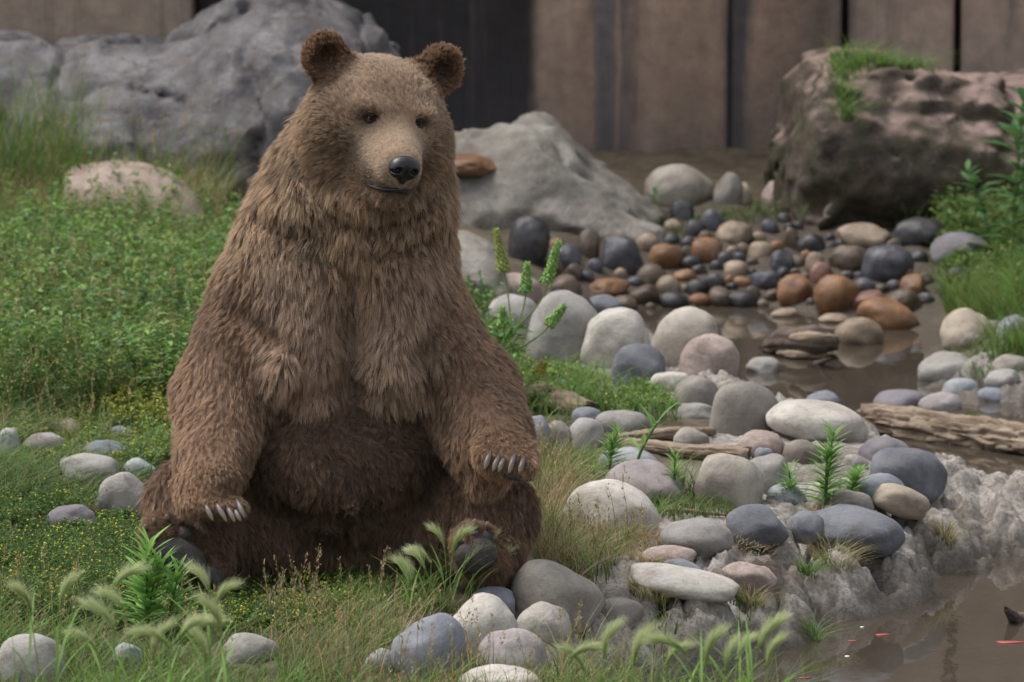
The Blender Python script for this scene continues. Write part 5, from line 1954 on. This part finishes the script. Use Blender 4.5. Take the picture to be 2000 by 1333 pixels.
# the same meadow goes on behind the bear and beyond the left edge of the view
polyBack = [(560, 470), (880, 500), (985, 640), (1000, 850), (900, 930), (700, 930), (560, 840)]
polyOut = [(-750, 440), (-60, 440), (-60, 1180), (-750, 1180)]
r1c = np.concatenate([scatter(700, polyBack), scatter(900, polyOut, lambda p: 0.5 + 0.8 * n3(p, 1.7, 5))])
geoA4, tipsA4 = bushy(r1c, 0.06 + 0.10 * rng.random(len(r1c)), 5, 8, 0.028, GREEN + BRIGHT + DARKG, 0.7, 0.08)
stuff('meadow_plants', merge(geoA4), m_leaf, 'low green leafy plants just behind the bear\'s back', 'plants')
# ---- yellow-green plants with buds: a band beside the bear and dark cushions in front
polyB = [(-60, 800), (340, 790), (345, 900), (290, 930), (-60, 900)]
r2 = scatter(520, polyB, lambda p: 0.5 + 0.7 * n3(p, 2.2, 25))
gB, tB = bushy(r2, 0.055 + 0.05 * rng.random(len(r2)), 6, 8, 0.015, OLIVE + BRIGHT, 0.7, 0.3)
r2b = scatter(160, [(180, 790), (345, 780), (345, 860), (200, 850)], None)
gB2, tB2 = bushy(r2b, 0.10 + 0.05 * rng.random(len(r2b)), 6, 9, 0.018, [(0.30, 0.32, 0.07), (0.36, 0.36, 0.08), (0.24, 0.30, 0.07)], 0.6, 0.6)
gB, tB = gB + gB2, np.concatenate([tB, tB2])
polyC = [(-60, 985), (120, 1000), (250, 1010), (330, 1130), (420, 1150), (440, 1235), (200, 1230), (-60, 1220)]
r3 = scatter(760, polyC, None, bear_gap=0.02)
gC, tC = bushy(r3, 0.065 + 0.045 * rng.random(len(r3)), 7, 8, 0.012, DARKG + DARKG + DARKG + GREEN, 0.7, 0.20)
polyD = [(430, 1125), (720, 1120), (730, 1180), (690, 1235), (440, 1245)]
r4 = scatter(420, polyD, None, bear_gap=0.01)
gD, tD = bushy(r4, 0.055 + 0.035 * rng.random(len(r4)), 7, 8, 0.011, DARKG + DARKG + GREEN, 0.7, 0.24)
polyE = [(980, 690), (1180, 740), (1290, 765), (1340, 815), (1240, 830), (1150, 800), (1030, 820), (985, 760)]
r5 = scatter(120, polyE, None, bear_gap=0.03)
gE, tE = bushy(r5, 0.05 + 0.045 * rng.random(len(r5)), 6, 9, 0.016, GREEN + BRIGHT, 0.7, 0.3)
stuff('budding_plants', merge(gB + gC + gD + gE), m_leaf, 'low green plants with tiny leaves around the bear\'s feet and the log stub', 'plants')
tips = np.concatenate([tipsA, tipsA2, tB, tC, tD, tE])
stuff('yellow_buds', beads(tips, 0.0026 + 0.0022 * rng.random(len(tips)), pick(YELLOW, len(tips), 0.2)), m_bud, 'tiny yellow-green buds on the low plants', 'buds')

# ---- grasses
def grass(poly, n, h0, h1, w, lean, cols, dens=None, tip=None, curve=0.5, slack=0.85, bear_gap=0.03):
    r = scatter(n, poly, dens, slack, bear_gap)
    m = len(r)
    h = (h0 + (h1 - h0) * rng.random(m)) * low(r)
    return blades_geo(r, h, w * (0.7 + 0.6 * rng.random(m)), lean * (0.3 + rng.random(m)), pick(cols, m), curve, tipcol=None if tip is None else pick(tip, m))


gg = []
# long drooping grass left of the bear
gg.append(grass([(-60, 830), (200, 850), (300, 930), (180, 1000), (-60, 1010)], 2600, 0.07, 0.17, 0.0036, 1.0, GREEN + OLIVE + BLUEG))
# foreground lawn
gg.append(grass([(-80, 1170), (740, 1180), (860, 1333), (760, 1420), (-80, 1420)], 5200, 0.04, 0.13, 0.0032, 0.7, GREEN + BRIGHT + OLIVE, lambda p: 0.45 + 0.9 * n3(p, 3.0, 35)))
gg.append(grass([(860, 1290), (1500, 1330), (1560, 1420), (760, 1420)], 1300, 0.06, 0.17, 0.0032, 0.6, GREEN + BRIGHT + OLIVE))
gg.append(grass([(650, 1150), (990, 1140), (980, 1180), (880, 1200), (700, 1230), (620, 1200)], 900, 0.07, 0.16, 0.0032, 0.6, GREEN + BRIGHT + OLIVE))
# meadow grass between the leafy plants
gg.append(grass(polyBack, 2600, 0.06, 0.16, 0.0036, 0.6, GREEN + OLIVE + BRIGHT))
gg.append(grass(polyOut, 3000, 0.08, 0.22, 0.0045, 0.6, GREEN + OLIVE + BRIGHT))
gg.append(grass(polyA, 2600, 0.12, 0.34, 0.0036, 0.5, GREEN + OLIVE + BRIGHT))
gg.append(grass([(-60, 455), (470, 455), (500, 540), (-60, 560)], 2200, 0.10, 0.26, 0.0036, 0.5, OLIVE + STRAW + GREEN))
gg.append(grass([(-60, 440), (420, 420), (470, 500), (-60, 540)], 3400, 0.14, 0.30, 0.0042, 0.45, OLIVE + OLIVE + GREEN + STRAW))
# tall thin grass in front of the huge boulder
gg.append(grass([(-60, 420), (160, 420), (180, 470), (-60, 480)], 520, 0.35, 0.72, 0.0055, 0.28, OLIVE + BRIGHT + GREEN, curve=0.3))
gg.append(grass([(150, 420), (480, 420), (480, 460), (150, 470)], 200, 0.25, 0.48, 0.0050, 0.28, OLIVE + GREEN, curve=0.3))
# between the bear and the stones
gg.append(grass([(1040, 860), (1130, 880), (1330, 960), (1300, 1010), (1230, 1080), (1180, 1150), (1060, 1150), (1040, 1050)], 2400, 0.05, 0.13, 0.0030, 0.6, GREEN + OLIVE + BRIGHT, lambda p: 0.5 + 0.8 * n3(p, 4, 45), slack=0.7))
gg.append(grass([(1330, 960), (1440, 980), (1440, 1010), (1300, 1020)], 350, 0.05, 0.13, 0.003, 0.5, GREEN + OLIVE, slack=0.7))
gg.append(grass([(1000, 690), (1180, 720), (1330, 770), (1330, 830), (1040, 830), (1000, 780)], 800, 0.06, 0.15, 0.003, 0.6, GREEN + BRIGHT))
# bank across the pool
gg.append(grass([(1830, 470), (2060, 440), (2060, 720), (1900, 700), (1840, 600), (1810, 540)], 3200, 0.08, 0.24, 0.0050, 0.6, GREEN + OLIVE + BRIGHT, lambda p: 0.6 + 0.7 * n3(p, 2, 55), slack=0.75))
gg.append(grass([(1840, 690), (2060, 690), (2060, 740), (1900, 745)], 350, 0.04, 0.10, 0.004, 0.5, BRIGHT + GREEN))
gg.append(grass([(1540, 405), (1640, 400), (1800, 440), (1860, 470), (1700, 440), (1560, 440)], 500, 0.05, 0.14, 0.005, 0.6, DARKG + GREEN))
gg.append(grass([(1280, 440), (1520, 400), (1530, 430), (1320, 470)], 300, 0.04, 0.12, 0.005, 0.7, DARKG + GREEN))
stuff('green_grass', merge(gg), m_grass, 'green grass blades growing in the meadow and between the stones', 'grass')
# leafy clumps across the pool
polyF = [(1840, 440), (2060, 400), (2060, 640), (1920, 600), (1850, 560)]
r6 = scatter(330, polyF, lambda p: 0.55 + 0.8 * n3(p, 2.0, 65), slack=0.7)
gF, tF = bushy(r6, 0.12 + 0.10 * rng.random(len(r6)), 5, 9, 0.028, GREEN + OLIVE + DARKG, 0.6, 0.0)
stuff('bank_plants', merge(gF), m_leaf, 'leafy green plants on the bank across the back pool', 'plants')
# dry straw-coloured grass
dg = []
dg.append(grass([(1050, 930), (1250, 1040), (1380, 1090), (1330, 1130), (1210, 1110), (1120, 1170), (1050, 1150)], 2600, 0.04, 0.13, 0.0022, 0.8, STRAW, lambda p: 0.5 + 0.9 * n3(p, 4.5, 71), slack=0.7))
dg.append(grass([(1040, 900), (1120, 930), (1130, 1140), (1045, 1140)], 600, 0.08, 0.20, 0.0020, 0.35, STRAW + OLIVE, slack=0.7))
dg.append(grass([(-60, 400), (420, 400), (440, 480), (-60, 500)], 1500, 0.14, 0.32, 0.0032, 0.4, STRAW + OLIVE))
dg.append(grass([(500, 1180), (760, 1200), (1000, 1333), (1300, 1345), (1300, 1400), (640, 1400), (480, 1260)], 900, 0.09, 0.24, 0.0022, 0.45, STRAW + OLIVE, slack=0.8))
dg.append(grass([(1400, 1020), (1540, 1060), (1500, 1095), (1420, 1080)], 260, 0.01, 0.035, 0.0018, 1.6, STRAW, slack=0.6))
dg.append(grass([(100, 700), (330, 720), (330, 850), (60, 850)], 300, 0.12, 0.26, 0.0022, 0.4, STRAW + OLIVE))
stuff('dry_grass', merge(dg), m_grass, 'straw-coloured dry grass between the bear and the stones', 'grass')


# thin stalks with narrow seed heads
def seed_stalks(poly, n, h0, h1, slack=0.8):
    r = scatter(n, poly, None, slack, 0.03)
    m = len(r)
    az = rng.random(m) * 6.283
    h = (h0 + (h1 - h0) * rng.random(m)) * np.maximum(low(r), 0.7)
    ln = 0.06 + 0.14 * rng.random(m)
    col = pick(STRAW + OLIVE, m)
    st = blades_geo(r, h, np.full(m, 0.0016), ln, col, 0.2, az, seg=4)
    d = np.stack([np.cos(az), np.sin(az), 0 * az], 1)
    tip = r + d * (h * ln * 1.32)[:, None] + np.stack([0 * h, 0 * h, h * 0.985], 1)
    nb = 14
    k = np.repeat(np.arange(m), nb)
    tt = rng.random(len(k))
    dirv = unit(d * (ln * 1.6)[:, None] + np.array((0, 0, 1.0)))
    c = tip[k] - dirv[k] * (0.05 * tt)[:, None] + 0.0022 * rng.normal(size=(len(k), 3))
    hd = leaves_geo(c, dirv[k] + 0.35 * rng.normal(size=(len(k), 3)), np.full(len(k), 0.010), np.full(len(k), 0.0035), pick(STRAW, len(k)), 0.0)
    return [st, hd]


ss = seed_stalks([(480, 1180), (780, 1200), (1000, 1333), (1250, 1345), (1250, 1400), (600, 1400)], 150, 0.10, 0.26)
ss += seed_stalks([(1050, 930), (1250, 1000), (1290, 1090), (1100, 1150)], 90, 0.10, 0.22)
ss += seed_stalks(polyA, 160, 0.25, 0.45)
ss += seed_stalks([(-60, 830), (320, 800), (300, 930), (-60, 960)], 70, 0.14, 0.30)
ss += seed_stalks([(-60, 420), (420, 420), (430, 480), (-60, 490)], 160, 0.25, 0.55)
ss += seed_stalks([(-60, 1180), (480, 1200), (480, 1400), (-60, 1400)], 70, 0.10, 0.24)
stuff('seeding_grass', merge(ss), m_grass, 'thin tan seed-headed grass stalks scattered through the meadow and stones', 'grass')


# ---- small grass tufts rooted in the mud and on stones
def tuft(px, py, n, h, spread, cols, label, name='grass_tuft', lean=0.9, w=0.002, root=None):
    c = np.array(G(px, py)) if root is None else np.array(root)
    a = rng.random(n) * 6.283
    rr = spread * np.sqrt(rng.random(n))
    p = c + np.stack([np.cos(a) * rr, np.sin(a) * rr, 0 * a], 1)
    p[:, 2] = (H(p[:, 0], p[:, 1]) if root is None else c[2]) - 0.004
    geo = blades_geo(p, h * (0.5 + 0.6 * rng.random(n)), np.full(n, w), lean * (0.3 + rng.random(n)), pick(cols, n), 0.5, a + 0.5 * rng.normal(size=n))
    o = plant_obj(name, geo, m_grass, loc=tuple(c))
    tag(o, label, 'grass')
    return o


tuft(1846, 1052, 150, 0.06, 0.028, STRAW + OLIVE, 'dry grass tuft high on the mud slope below the largest slate stone')
tuft(1628, 1100, 260, 0.07, 0.055, STRAW + OLIVE, 'widest dry grass tuft on the mud bank below the long dark slab')
tuft(1578, 1120, 120, 0.05, 0.030, BRIGHT + GREEN, 'green grass tuft beside the widest dry tuft on the mud')
tuft(1468, 1178, 160, 0.05, 0.034, STRAW + OLIVE, 'dry olive tuft at the right end of the long white slab')
tuft(1600, 1008, 120, 0.04, 0.026, STRAW, 'straw tuft between the two blue-grey stones by the earth patch')
tuft(1800, 958, 100, 0.04, 0.02, STRAW, 'straw tuft beside the sandy tan stone')
tuft(1268, 1165, 240, 0.06, 0.05, STRAW + OLIVE, 'dry olive tuft at the left end of the long white slab')
tuft(1590, 1252, 70, 0.07, 0.02, BRIGHT, 'small bright green sprig at the waterline of the mud bank')
tuft(1415, 1238, 70, 0.03, 0.02, GREEN, 'tiny dark green sprig on the mud slope')
from mathutils.bvhtree import BVHTree
_rv, _rq = ROCKS['dark brown']
_bvh = BVHTree.FromPolygons([tuple(v) for v in _rv], [tuple(int(i) for i in f_) for f_ in _rq])
big = []
_cx = [float(P(x, 160, 8.5).x) for x in (1635, 1660, 1690, 1715, 1735, 1760, 1785)]
for x0 in _cx:
    for _ in range(75):
        hit = _bvh.ray_cast(Vector((x0 + 0.03 * rng.normal(), 8.25 + 0.45 * rng.random() ** 1.5, 3.0)), Vector((0, 0, -1)))
        if hit[0] is not None: big.append(tuple(hit[0]))
for _ in range(110):       # a trail of grass down the cleft in the face
    hit = _bvh.ray_cast(Vector((float(P(1648 + 9 * rng.normal(), 200, 8.2).x), 5.0, float(P(1648, 175 + 55 * rng.random(), 8.2).z))), Vector((0, 1, 0)))
    if hit[0] is not None: big.append(tuple(hit[0]))
big = np.array(big)
o = plant_obj('grass_tuft', blades_geo(big - np.array((0, 0, 0.006)), 0.05 + 0.07 * rng.random(len(big)), np.full(len(big), 0.007), 0.5 + 0.8 * rng.random(len(big)), pick(GREEN + BRIGHT, len(big)), 0.6), m_grass, loc=tuple(big.mean(0)))
tag(o, 'mat of green grass growing on top of the dark mossy boulder', 'grass')


# ---- lance-leaved weeds, each leaf a part
def big_leaf_mesh(name, ln, wd, cols, bend=0.25, seg=6, serr=0.0):
    V, C = [], []
    for i in range(seg + 1):
        t = i / seg
        w = wd * math.sin(math.pi * min(1, t * 0.92 + 0.06)) ** 0.8 * (1 - 0.25 * t) * (1 + serr * (i % 2))
        if i == seg: w = 0.0004
        x = ln * t
        z = -bend * ln * t * t
        for s in (-1, 0, 1):
            V.append((x, s * w * 0.5, z + (0.12 * w if s else 0)))
            C.append((*cols, 1))
    Q = []
    for i in range(seg):
        for s in (0, 1):
            a = i * 3 + s
            Q.append((a, a + 1, a + 4, a + 3))
    me = np_mesh(name, np.array(V), np.array(Q))
    vattr(me, 'col', np.array(C), 'FLOAT_COLOR')
    me.materials.append(m_leaf)
    me.polygons.foreach_set('use_smooth', np.ones(len(Q), bool))
    return me


LEAFM = [big_leaf_mesh('leaf', 0.075, 0.011, c, 0.25) for c in ((0.18, 0.35, 0.085), (0.22, 0.40, 0.10), (0.15, 0.30, 0.075))]
LEAFV = [big_leaf_mesh('leaf', 0.075, 0.011, c, 0.2) for c in ((0.22, 0.42, 0.10), (0.26, 0.46, 0.12))]
LEAFB = [big_leaf_mesh('leaf', 0.06, 0.026, c, 0.3) for c in ((0.10, 0.21, 0.075), (0.12, 0.25, 0.085))]
LEAFT = [big_leaf_mesh('leaf', 0.13, 0.045, c, 0.45, 8, 0.25) for c in ((0.085, 0.18, 0.065), (0.11, 0.22, 0.075))]


def stem_part(name, pts, r0, r1, col, parent, n=16):
    p = interp(pts, n)
    V, Q = tube_np(p, np.linspace(r0, r1, n), 6)
    me = np_mesh(name, V - np.array(parent.location), Q)
    C = np.ones((len(V), 4))
    C[:, :3] = col
    vattr(me, 'col', C, 'FLOAT_COLOR')
    o = link_mesh(name, me, m_leaf, parent)
    return p


def leaf_part(me, at_, direction, scale, parent, name='leaf', roll=0.0):
    o = bpy.data.objects.new(name, me)
    COL.objects.link(o)
    o.parent = parent
    x = Vector(direction).normalized()
    y = Vector((0, 0, 1)).cross(x)
    if y.length < 1e-3: y = Vector((0, 1, 0))
    y.normalize()
    z = x.cross(y)
    M = Matrix((x, y, z)).transposed().to_4x4()
    o.matrix_local = Matrix.Translation(Vector(at_) - parent.location) @ M @ Matrix.Rotation(roll, 4, 'X') @ Matrix.Scale(scale, 4)
    return o


def lance_weed(px, py, hpx, label, nleaf=24, scale=1.0, leanx=0.0, name='leafy_weed', meshes=None, cluster=0.75, stems=1):
    b0 = G(px, py)
    e_ = empty(name, b0)
    tag(e_, label, 'weed')
    h = hpx * sc_at(b0.y)
    ms = meshes or LEAFM
    for st_ in range(stems):
        ox = 0.0 if stems == 1 else random.uniform(-0.35, 0.35) * h
        hh = h * (1 if st_ == 0 else random.uniform(0.55, 0.85))
        pts = [tuple(b0 + Vector((0, 0, -0.01))), (b0.x + (leanx + ox) * hh * 0.3, b0.y, b0.z + hh * 0.45), (b0.x + (leanx + ox) * hh, b0.y - 0.01, b0.z + hh * 0.9)]
        p = stem_part('stem', pts, 0.0032 * scale, 0.0016 * scale, (0.12, 0.22, 0.06), e_)
        for q in range(nleaf):
            t = 0.12 + 0.88 * (q / (nleaf - 1)) ** cluster
            a = q * 2.4 + random.uniform(-0.3, 0.3)
            el = 0.45 + 0.9 * t ** 2
            at_ = p[min(int(t * (len(p) - 1)), len(p) - 1)]
            leaf_part(random.choice(ms), at_, (math.cos(a), math.sin(a), el), scale * random.uniform(0.65, 1.1) * (1.05 - 0.45 * t), e_, roll=random.uniform(-0.4, 0.4))
    return e_


lance_weed(1190, 935, 105, 'bright green narrow-leaved weed beside the granite stone and the large cream stone', 34, 1.1, 0.1, stems=3)
lance_weed(1236, 945, 135, 'tall weed stalk with three long leaves over the driftwood plank', 9, 1.9, 0.35, cluster=0.35)
lance_weed(1316, 975, 95, 'narrow-leaved weed in front of the mauve rounded stone', 30, 1.0, 0.05, stems=2)
lance_weed(1612, 990, 165, 'tallest flowering weed on the mud spit behind the taupe stone', 44, 1.3, 0.05, stems=3)
lance_weed(1546, 985, 75, 'short narrow-leaved weed left of the tallest flowering weed', 30, 1.1, -0.1, stems=2)
lance_weed(1660, 975, 60, 'low spreading weed right of the tallest flowering weed', 26, 1.2, 0.3, stems=3)
lance_weed(285, 1240, 205, 'bushy narrow-leaved weed in front of the bear\'s left sole pads', 44, 1.55, 0.1, stems=4, meshes=LEAFV)
lance_weed(330, 1245, 160, 'short narrow-leaved weed overlapping the bear\'s heel pad', 34, 1.4, 0.1, stems=2, meshes=LEAFV)
lance_weed(268, 850, 85, 'narrow-leaved weed in yellow plants left of the bear\'s arm', 24, 0.9, 0.05)
lance_weed(455, 520, 150, 'tall broad-leaved weed behind the bear\'s shoulder', 16, 1.2, 0.1, meshes=LEAFB)
lance_weed(405, 560, 130, 'bluish leafy weed standing in the meadow behind the bear', 26, 0.9, 0.15, meshes=LEAFB, stems=2)
lance_weed(1275, 415, 50, 'small bright weed at the toe of the pale wedge boulder', 9, 1.1, 0.1, meshes=LEAFB)
lance_weed(1975, 560, 420, 'tallest weed with large drooping leaves on the bank across the pool', 30, 1.5, 0.05, meshes=LEAFT)
lance_weed(1940, 520, 210, 'medium weed with drooping leaves beside the tallest weed', 20, 1.2, -0.25, meshes=LEAFT)
lance_weed(2010, 540, 330, 'leafy weed behind the tallest weed across the pool', 26, 1.4, -0.1, meshes=LEAFT)
lance_weed(1845, 470, 60, 'small weed growing at the foot of the mossy boulder', 12, 1.0, 0.1, meshes=LEAFB)

# ---- the tall seeding weed beside the bear: branching stems with spikes of round green pods
e_ = empty('seeding_weed', G(1000, 800))
tag(e_, 'tall seeding weed with pod-covered spikes beside the bear\'s arm', 'weed')
wy = e_.location.y


def pod_spike(a, b_, n, r, col, parent):
    a, b_ = np.array(a), np.array(b_)
    t = np.linspace(0, 1, n)
    ax = b_ - a
    u1 = unit(np.cross(ax, (0.1, 1, 0.2)))
    u2 = unit(np.cross(ax, u1))
    ang = t * n * 2.4
    rad = r * (1.0 - 0.55 * t) * (0.7 + 0.6 * rng.random(n))
    c = a + t[:, None] * ax + u1 * (np.cos(ang) * rad)[:, None] + u2 * (np.sin(ang) * rad)[:, None]
    geo = beads(c, 0.0054 * (1.1 - 0.45 * t), pick([col], n, 0.15))
    return plant_obj('seed_spike', (geo[0] - np.array(parent.location), geo[1], geo[2]), m_leaf, parent=parent)


base = Vector((e_.location.x, wy, e_.location.z))
main = [tuple(base), tuple(P(975, 700, wy)), tuple(P(1000, 640, wy))]
spikes = [((1000, 660), (990, 560), (968, 447), (0.44, 0.52, 0.15)), ((1005, 650), (1025, 590), (1030, 512), (0.38, 0.60, 0.19)), ((1010, 640), (1060, 580), (1092, 470), (0.38, 0.60, 0.19)),
          ((1000, 690), (1060, 650), (1104, 596), (0.38, 0.60, 0.19)), ((985, 700), (985, 650), (980, 600), (0.38, 0.60, 0.19)), ((990, 740), (1050, 740), (1062, 705), (0.45, 0.42, 0.12))]
stem_part('stem', main, 0.007, 0.004, (0.14, 0.26, 0.07), e_)
for s0, s1, s2, c_ in spikes:
    dy = random.uniform(-0.06, 0.06)
    A, B_, C_ = P(*s0, wy), P(*s1, wy + dy), P(*s2, wy + dy * 1.5)
    stem_part('branch', [tuple(A), tuple(B_), tuple(C_)], 0.0032, 0.0016, (0.22, 0.36, 0.10), e_)
    mid = B_ * 0.75 + C_ * 0.25
    pod_spike(mid, C_, 120, 0.016, c_, e_)
for q in range(80):
    t = random.random()
    p_ = Vector(interp(main, 20)[int(t * 19)]) + Vector((random.uniform(-0.02, 0.05), random.uniform(-0.05, 0.05), 0))
    a = random.random() * 6.28
    leaf_part(random.choice(LEAFB), p_, (math.cos(a), math.sin(a), random.uniform(-0.1, 0.8)), random.uniform(0.45, 0.95), e_)
for px_, py_ in ((905, 560), (920, 520), (930, 600), (945, 640)):
    e2 = lance_weed(px_ + 40, py_ + 150, 150 - (py_ - 520) // 2, {520: 'broad-leaved weed highest beside the bear\'s upper arm', 560: 'broad-leaved weed against the bear\'s shoulder fur', 600: 'broad-leaved weed left of the seeding weed stem', 640: 'broad-leaved weed lowest beside the bear\'s elbow'}[py_], 16, 0.8, -0.15, meshes=LEAFB)


# ---- foxtail grasses with silky nodding heads
def fox_head_mesh(seed, ln=0.075, awn=0.072, n=460):
    g_ = np.random.default_rng(seed)
    t = np.sort(g_.random(n))
    # spine in the xz plane, nodding over
    th = t * 0.9
    sp = np.stack([ln * (1 - np.cos(th)) / 1.1, 0 * t, ln * np.sin(th) / 1.1], 1)
    T = np.stack([np.sin(th), 0 * th, np.cos(th)], 1)
    ang = g_.random(n) * 6.283
    A = np.stack([np.cos(th), 0 * th, -np.sin(th)], 1)
    B = np.array((0, 1.0, 0))[None].repeat(n, 0)
    rad = A * np.cos(ang)[:, None] + B * np.sin(ang)[:, None]
    d = unit(T + rad * (0.06 + 0.30 * g_.random(n) ** 1.6)[:, None] + np.array((0.18, 0, 0.0)))
    L = awn * (0.6 + 0.5 * g_.random(n))
    side = unit(np.cross(d, g_.normal(size=(n, 3))))
    V = np.zeros((n, 4, 3))
    V[:, 0] = sp - side * 0.00042
    V[:, 1] = sp + side * 0.00042
    V[:, 2] = sp + d * L[:, None] + side * 0.00012
    V[:, 3] = sp + d * L[:, None] - side * 0.00012
    C = np.ones((n, 4, 4))
    C[:, :2, :3] = (0.34, 0.48, 0.14)
    C[:, 2:, :3] = (0.66, 0.70, 0.42)
    q1 = (V.reshape(-1, 3), np.arange(n * 4).reshape(-1, 4), C.reshape(-1, 4))
    # green florets along the spine
    m_ = 70
    tt = g_.random(m_)
    th2 = tt * 0.9
    c = np.stack([ln * (1 - np.cos(th2)) / 1.1, 0 * tt, ln * np.sin(th2) / 1.1], 1) + 0.0022 * g_.normal(size=(m_, 3))
    q2 = beads(c, np.full(m_, 0.0026), pick([(0.30, 0.44, 0.12)], m_, 0.15))
    v, q, cc = merge([q1, q2])
    me = np_mesh('seed_head', v, q)
    vattr(me, 'col', cc, 'FLOAT_COLOR')
    me.materials.append(m_grass)
    return me


FOX = [fox_head_mesh(s) for s in (1, 2, 3, 4)]
BLADE = [big_leaf_mesh('blade', 0.16, 0.006, c, 0.5, 6) for c in ((0.16, 0.30, 0.06), (0.20, 0.34, 0.08))]


def foxtail(px, py, hpx, azim, label, group, root_y=None, hs=1.0):
    """px,py: where the nodding head begins; the plant is rooted on the ground hpx below"""
    if root_y is None:
        b0 = G(px, py + hpx)
    else:
        b0 = P(px, py, root_y)
        b0.x += random.uniform(-0.05, 0.05)
        b0.z = float(H(b0.x, b0.y))
    e_ = empty('foxtail_grass', b0)
    tag(e_, label, 'grass', group)
    top = P(px, py, b0.y)
    dx = random.uniform(-0.03, 0.03)
    pts = [tuple(b0 + Vector((dx, 0, -0.005))), tuple((b0 + top) / 2 + Vector((dx * 0.6 - 0.01 * math.cos(azim), 0, 0))), tuple(top)]
    stem_part('stem', pts, 0.0018, 0.0011, (0.24, 0.38, 0.11), e_)
    o = bpy.data.objects.new('seed_head', random.choice(FOX))
    COL.objects.link(o)
    o.parent = e_
    o.matrix_local = Matrix.Translation(top - b0) @ Matrix.Rotation(azim + random.uniform(-0.7, 0.7), 4, 'Z') @ Matrix.Rotation(random.uniform(-0.25, 0.6), 4, 'Y') @ Matrix.Scale(hs * random.uniform(0.85, 1.15), 4)
    for q in range(3 if root_y is None else 6):
        a = random.random() * 6.28
        f_ = random.uniform(0.05, 0.5) if root_y is None else random.uniform(0.1, 0.72)
        leaf_part(random.choice(BLADE), b0 + (top - b0) * f_, (math.cos(a), math.sin(a), 2.4), random.uniform(0.6, 1.0) * (1.0 if root_y is None else 1.25), e_, 'blade')


GF = 'foxtail grasses in the near foreground'
for px_, py_, hp_, az in [(225, 1210, 180, 3.3), (345, 1225, 200, 0.2), (410, 1135, 220, 2.8), (420, 1160, 220, 0.3), (330, 1235, 160, 3.1), (375, 1215, 180, 0.0), (245, 1170, 200, 2.9), (215, 1130, 190, 0.2),
                           (60, 1175, 180, 3.0), (120, 1160, 190, 0.1), (430, 1215, 180, 2.9), (300, 1260, 150, 0.3), (190, 1245, 150, 3.2), (400, 1265, 150, 3.0)]:
    foxtail(px_, py_ + 28, hp_, az, 'pale green foxtail grass in the foreground before the bear\'s sole', GF, root_y=random.uniform(-3.2, -2.2), hs=0.82)
GM = 'foxtail grasses before the far foot'
for px_, py_, hp_, az in [(842, 1100, 90, 3.1), (868, 1070, 115, 2.9), (884, 1082, 110, 0.2), (925, 1090, 95, 2.6), (936, 1092, 95, 0.4), (812, 1132, 70, 3.2), (830, 1112, 85, 2.9), (800, 1150, 60, 3.0), (905, 1110, 80, 0.1), (950, 1120, 60, 0.2)]:
    foxtail(px_, py_, hp_, az, 'silky foxtail grass beside the bluish wedged stone at the bear\'s other foot', GM, hs=0.8)
GR = 'foxtail grasses by the pond corner'
for px_, py_, hp_, az in [(1110, 1290, 130, 0.1), (1180, 1285, 140, 0.2), (1240, 1300, 130, 0.0), (1300, 1305, 130, 0.3), (1380, 1300, 140, 0.1), (1440, 1290, 150, 0.2), (1480, 1275, 160, 0.1), (1340, 1280, 150, 3.0), (1500, 1305, 140, 0.3), (1140, 1310, 120, 3.0), (1420, 1315, 120, 0.2)]:
    foxtail(px_, py_, hp_, az, 'nodding foxtail grass in front of the mud bank by the pond corner', GR, root_y=random.uniform(-3.0, -2.1), hs=0.85)
# broad green blades close to the camera
for px_, py_, hp_, ww, lab in [(392, 1190, 220, 0.011, 'broad green grass blade rising before the bear\'s heel'), (1585, 1280, 150, 0.012, 'broad green grass blade at the pond corner'), (40, 1230, 200, 0.010, 'broad green grass blade by the pale foreground stone'), (160, 1200, 220, 0.009, 'broad green grass blade among the foreground foxtails')]:
    b0 = P(px_, py_, -2.6)
    tp = b0.copy()
    b0.z = float(H(b0.x, b0.y))
    geo = blades_geo(np.array([b0]), np.array([tp.z - b0.z]), np.array([ww]), np.array([0.12]), np.array([(0.19, 0.33, 0.08)]), 0.3, np.array([2.0]), seg=8)
    o = plant_obj('tall_grass', geo, m_grass, loc=tuple(b0))
    tag(o, lab, 'grass')
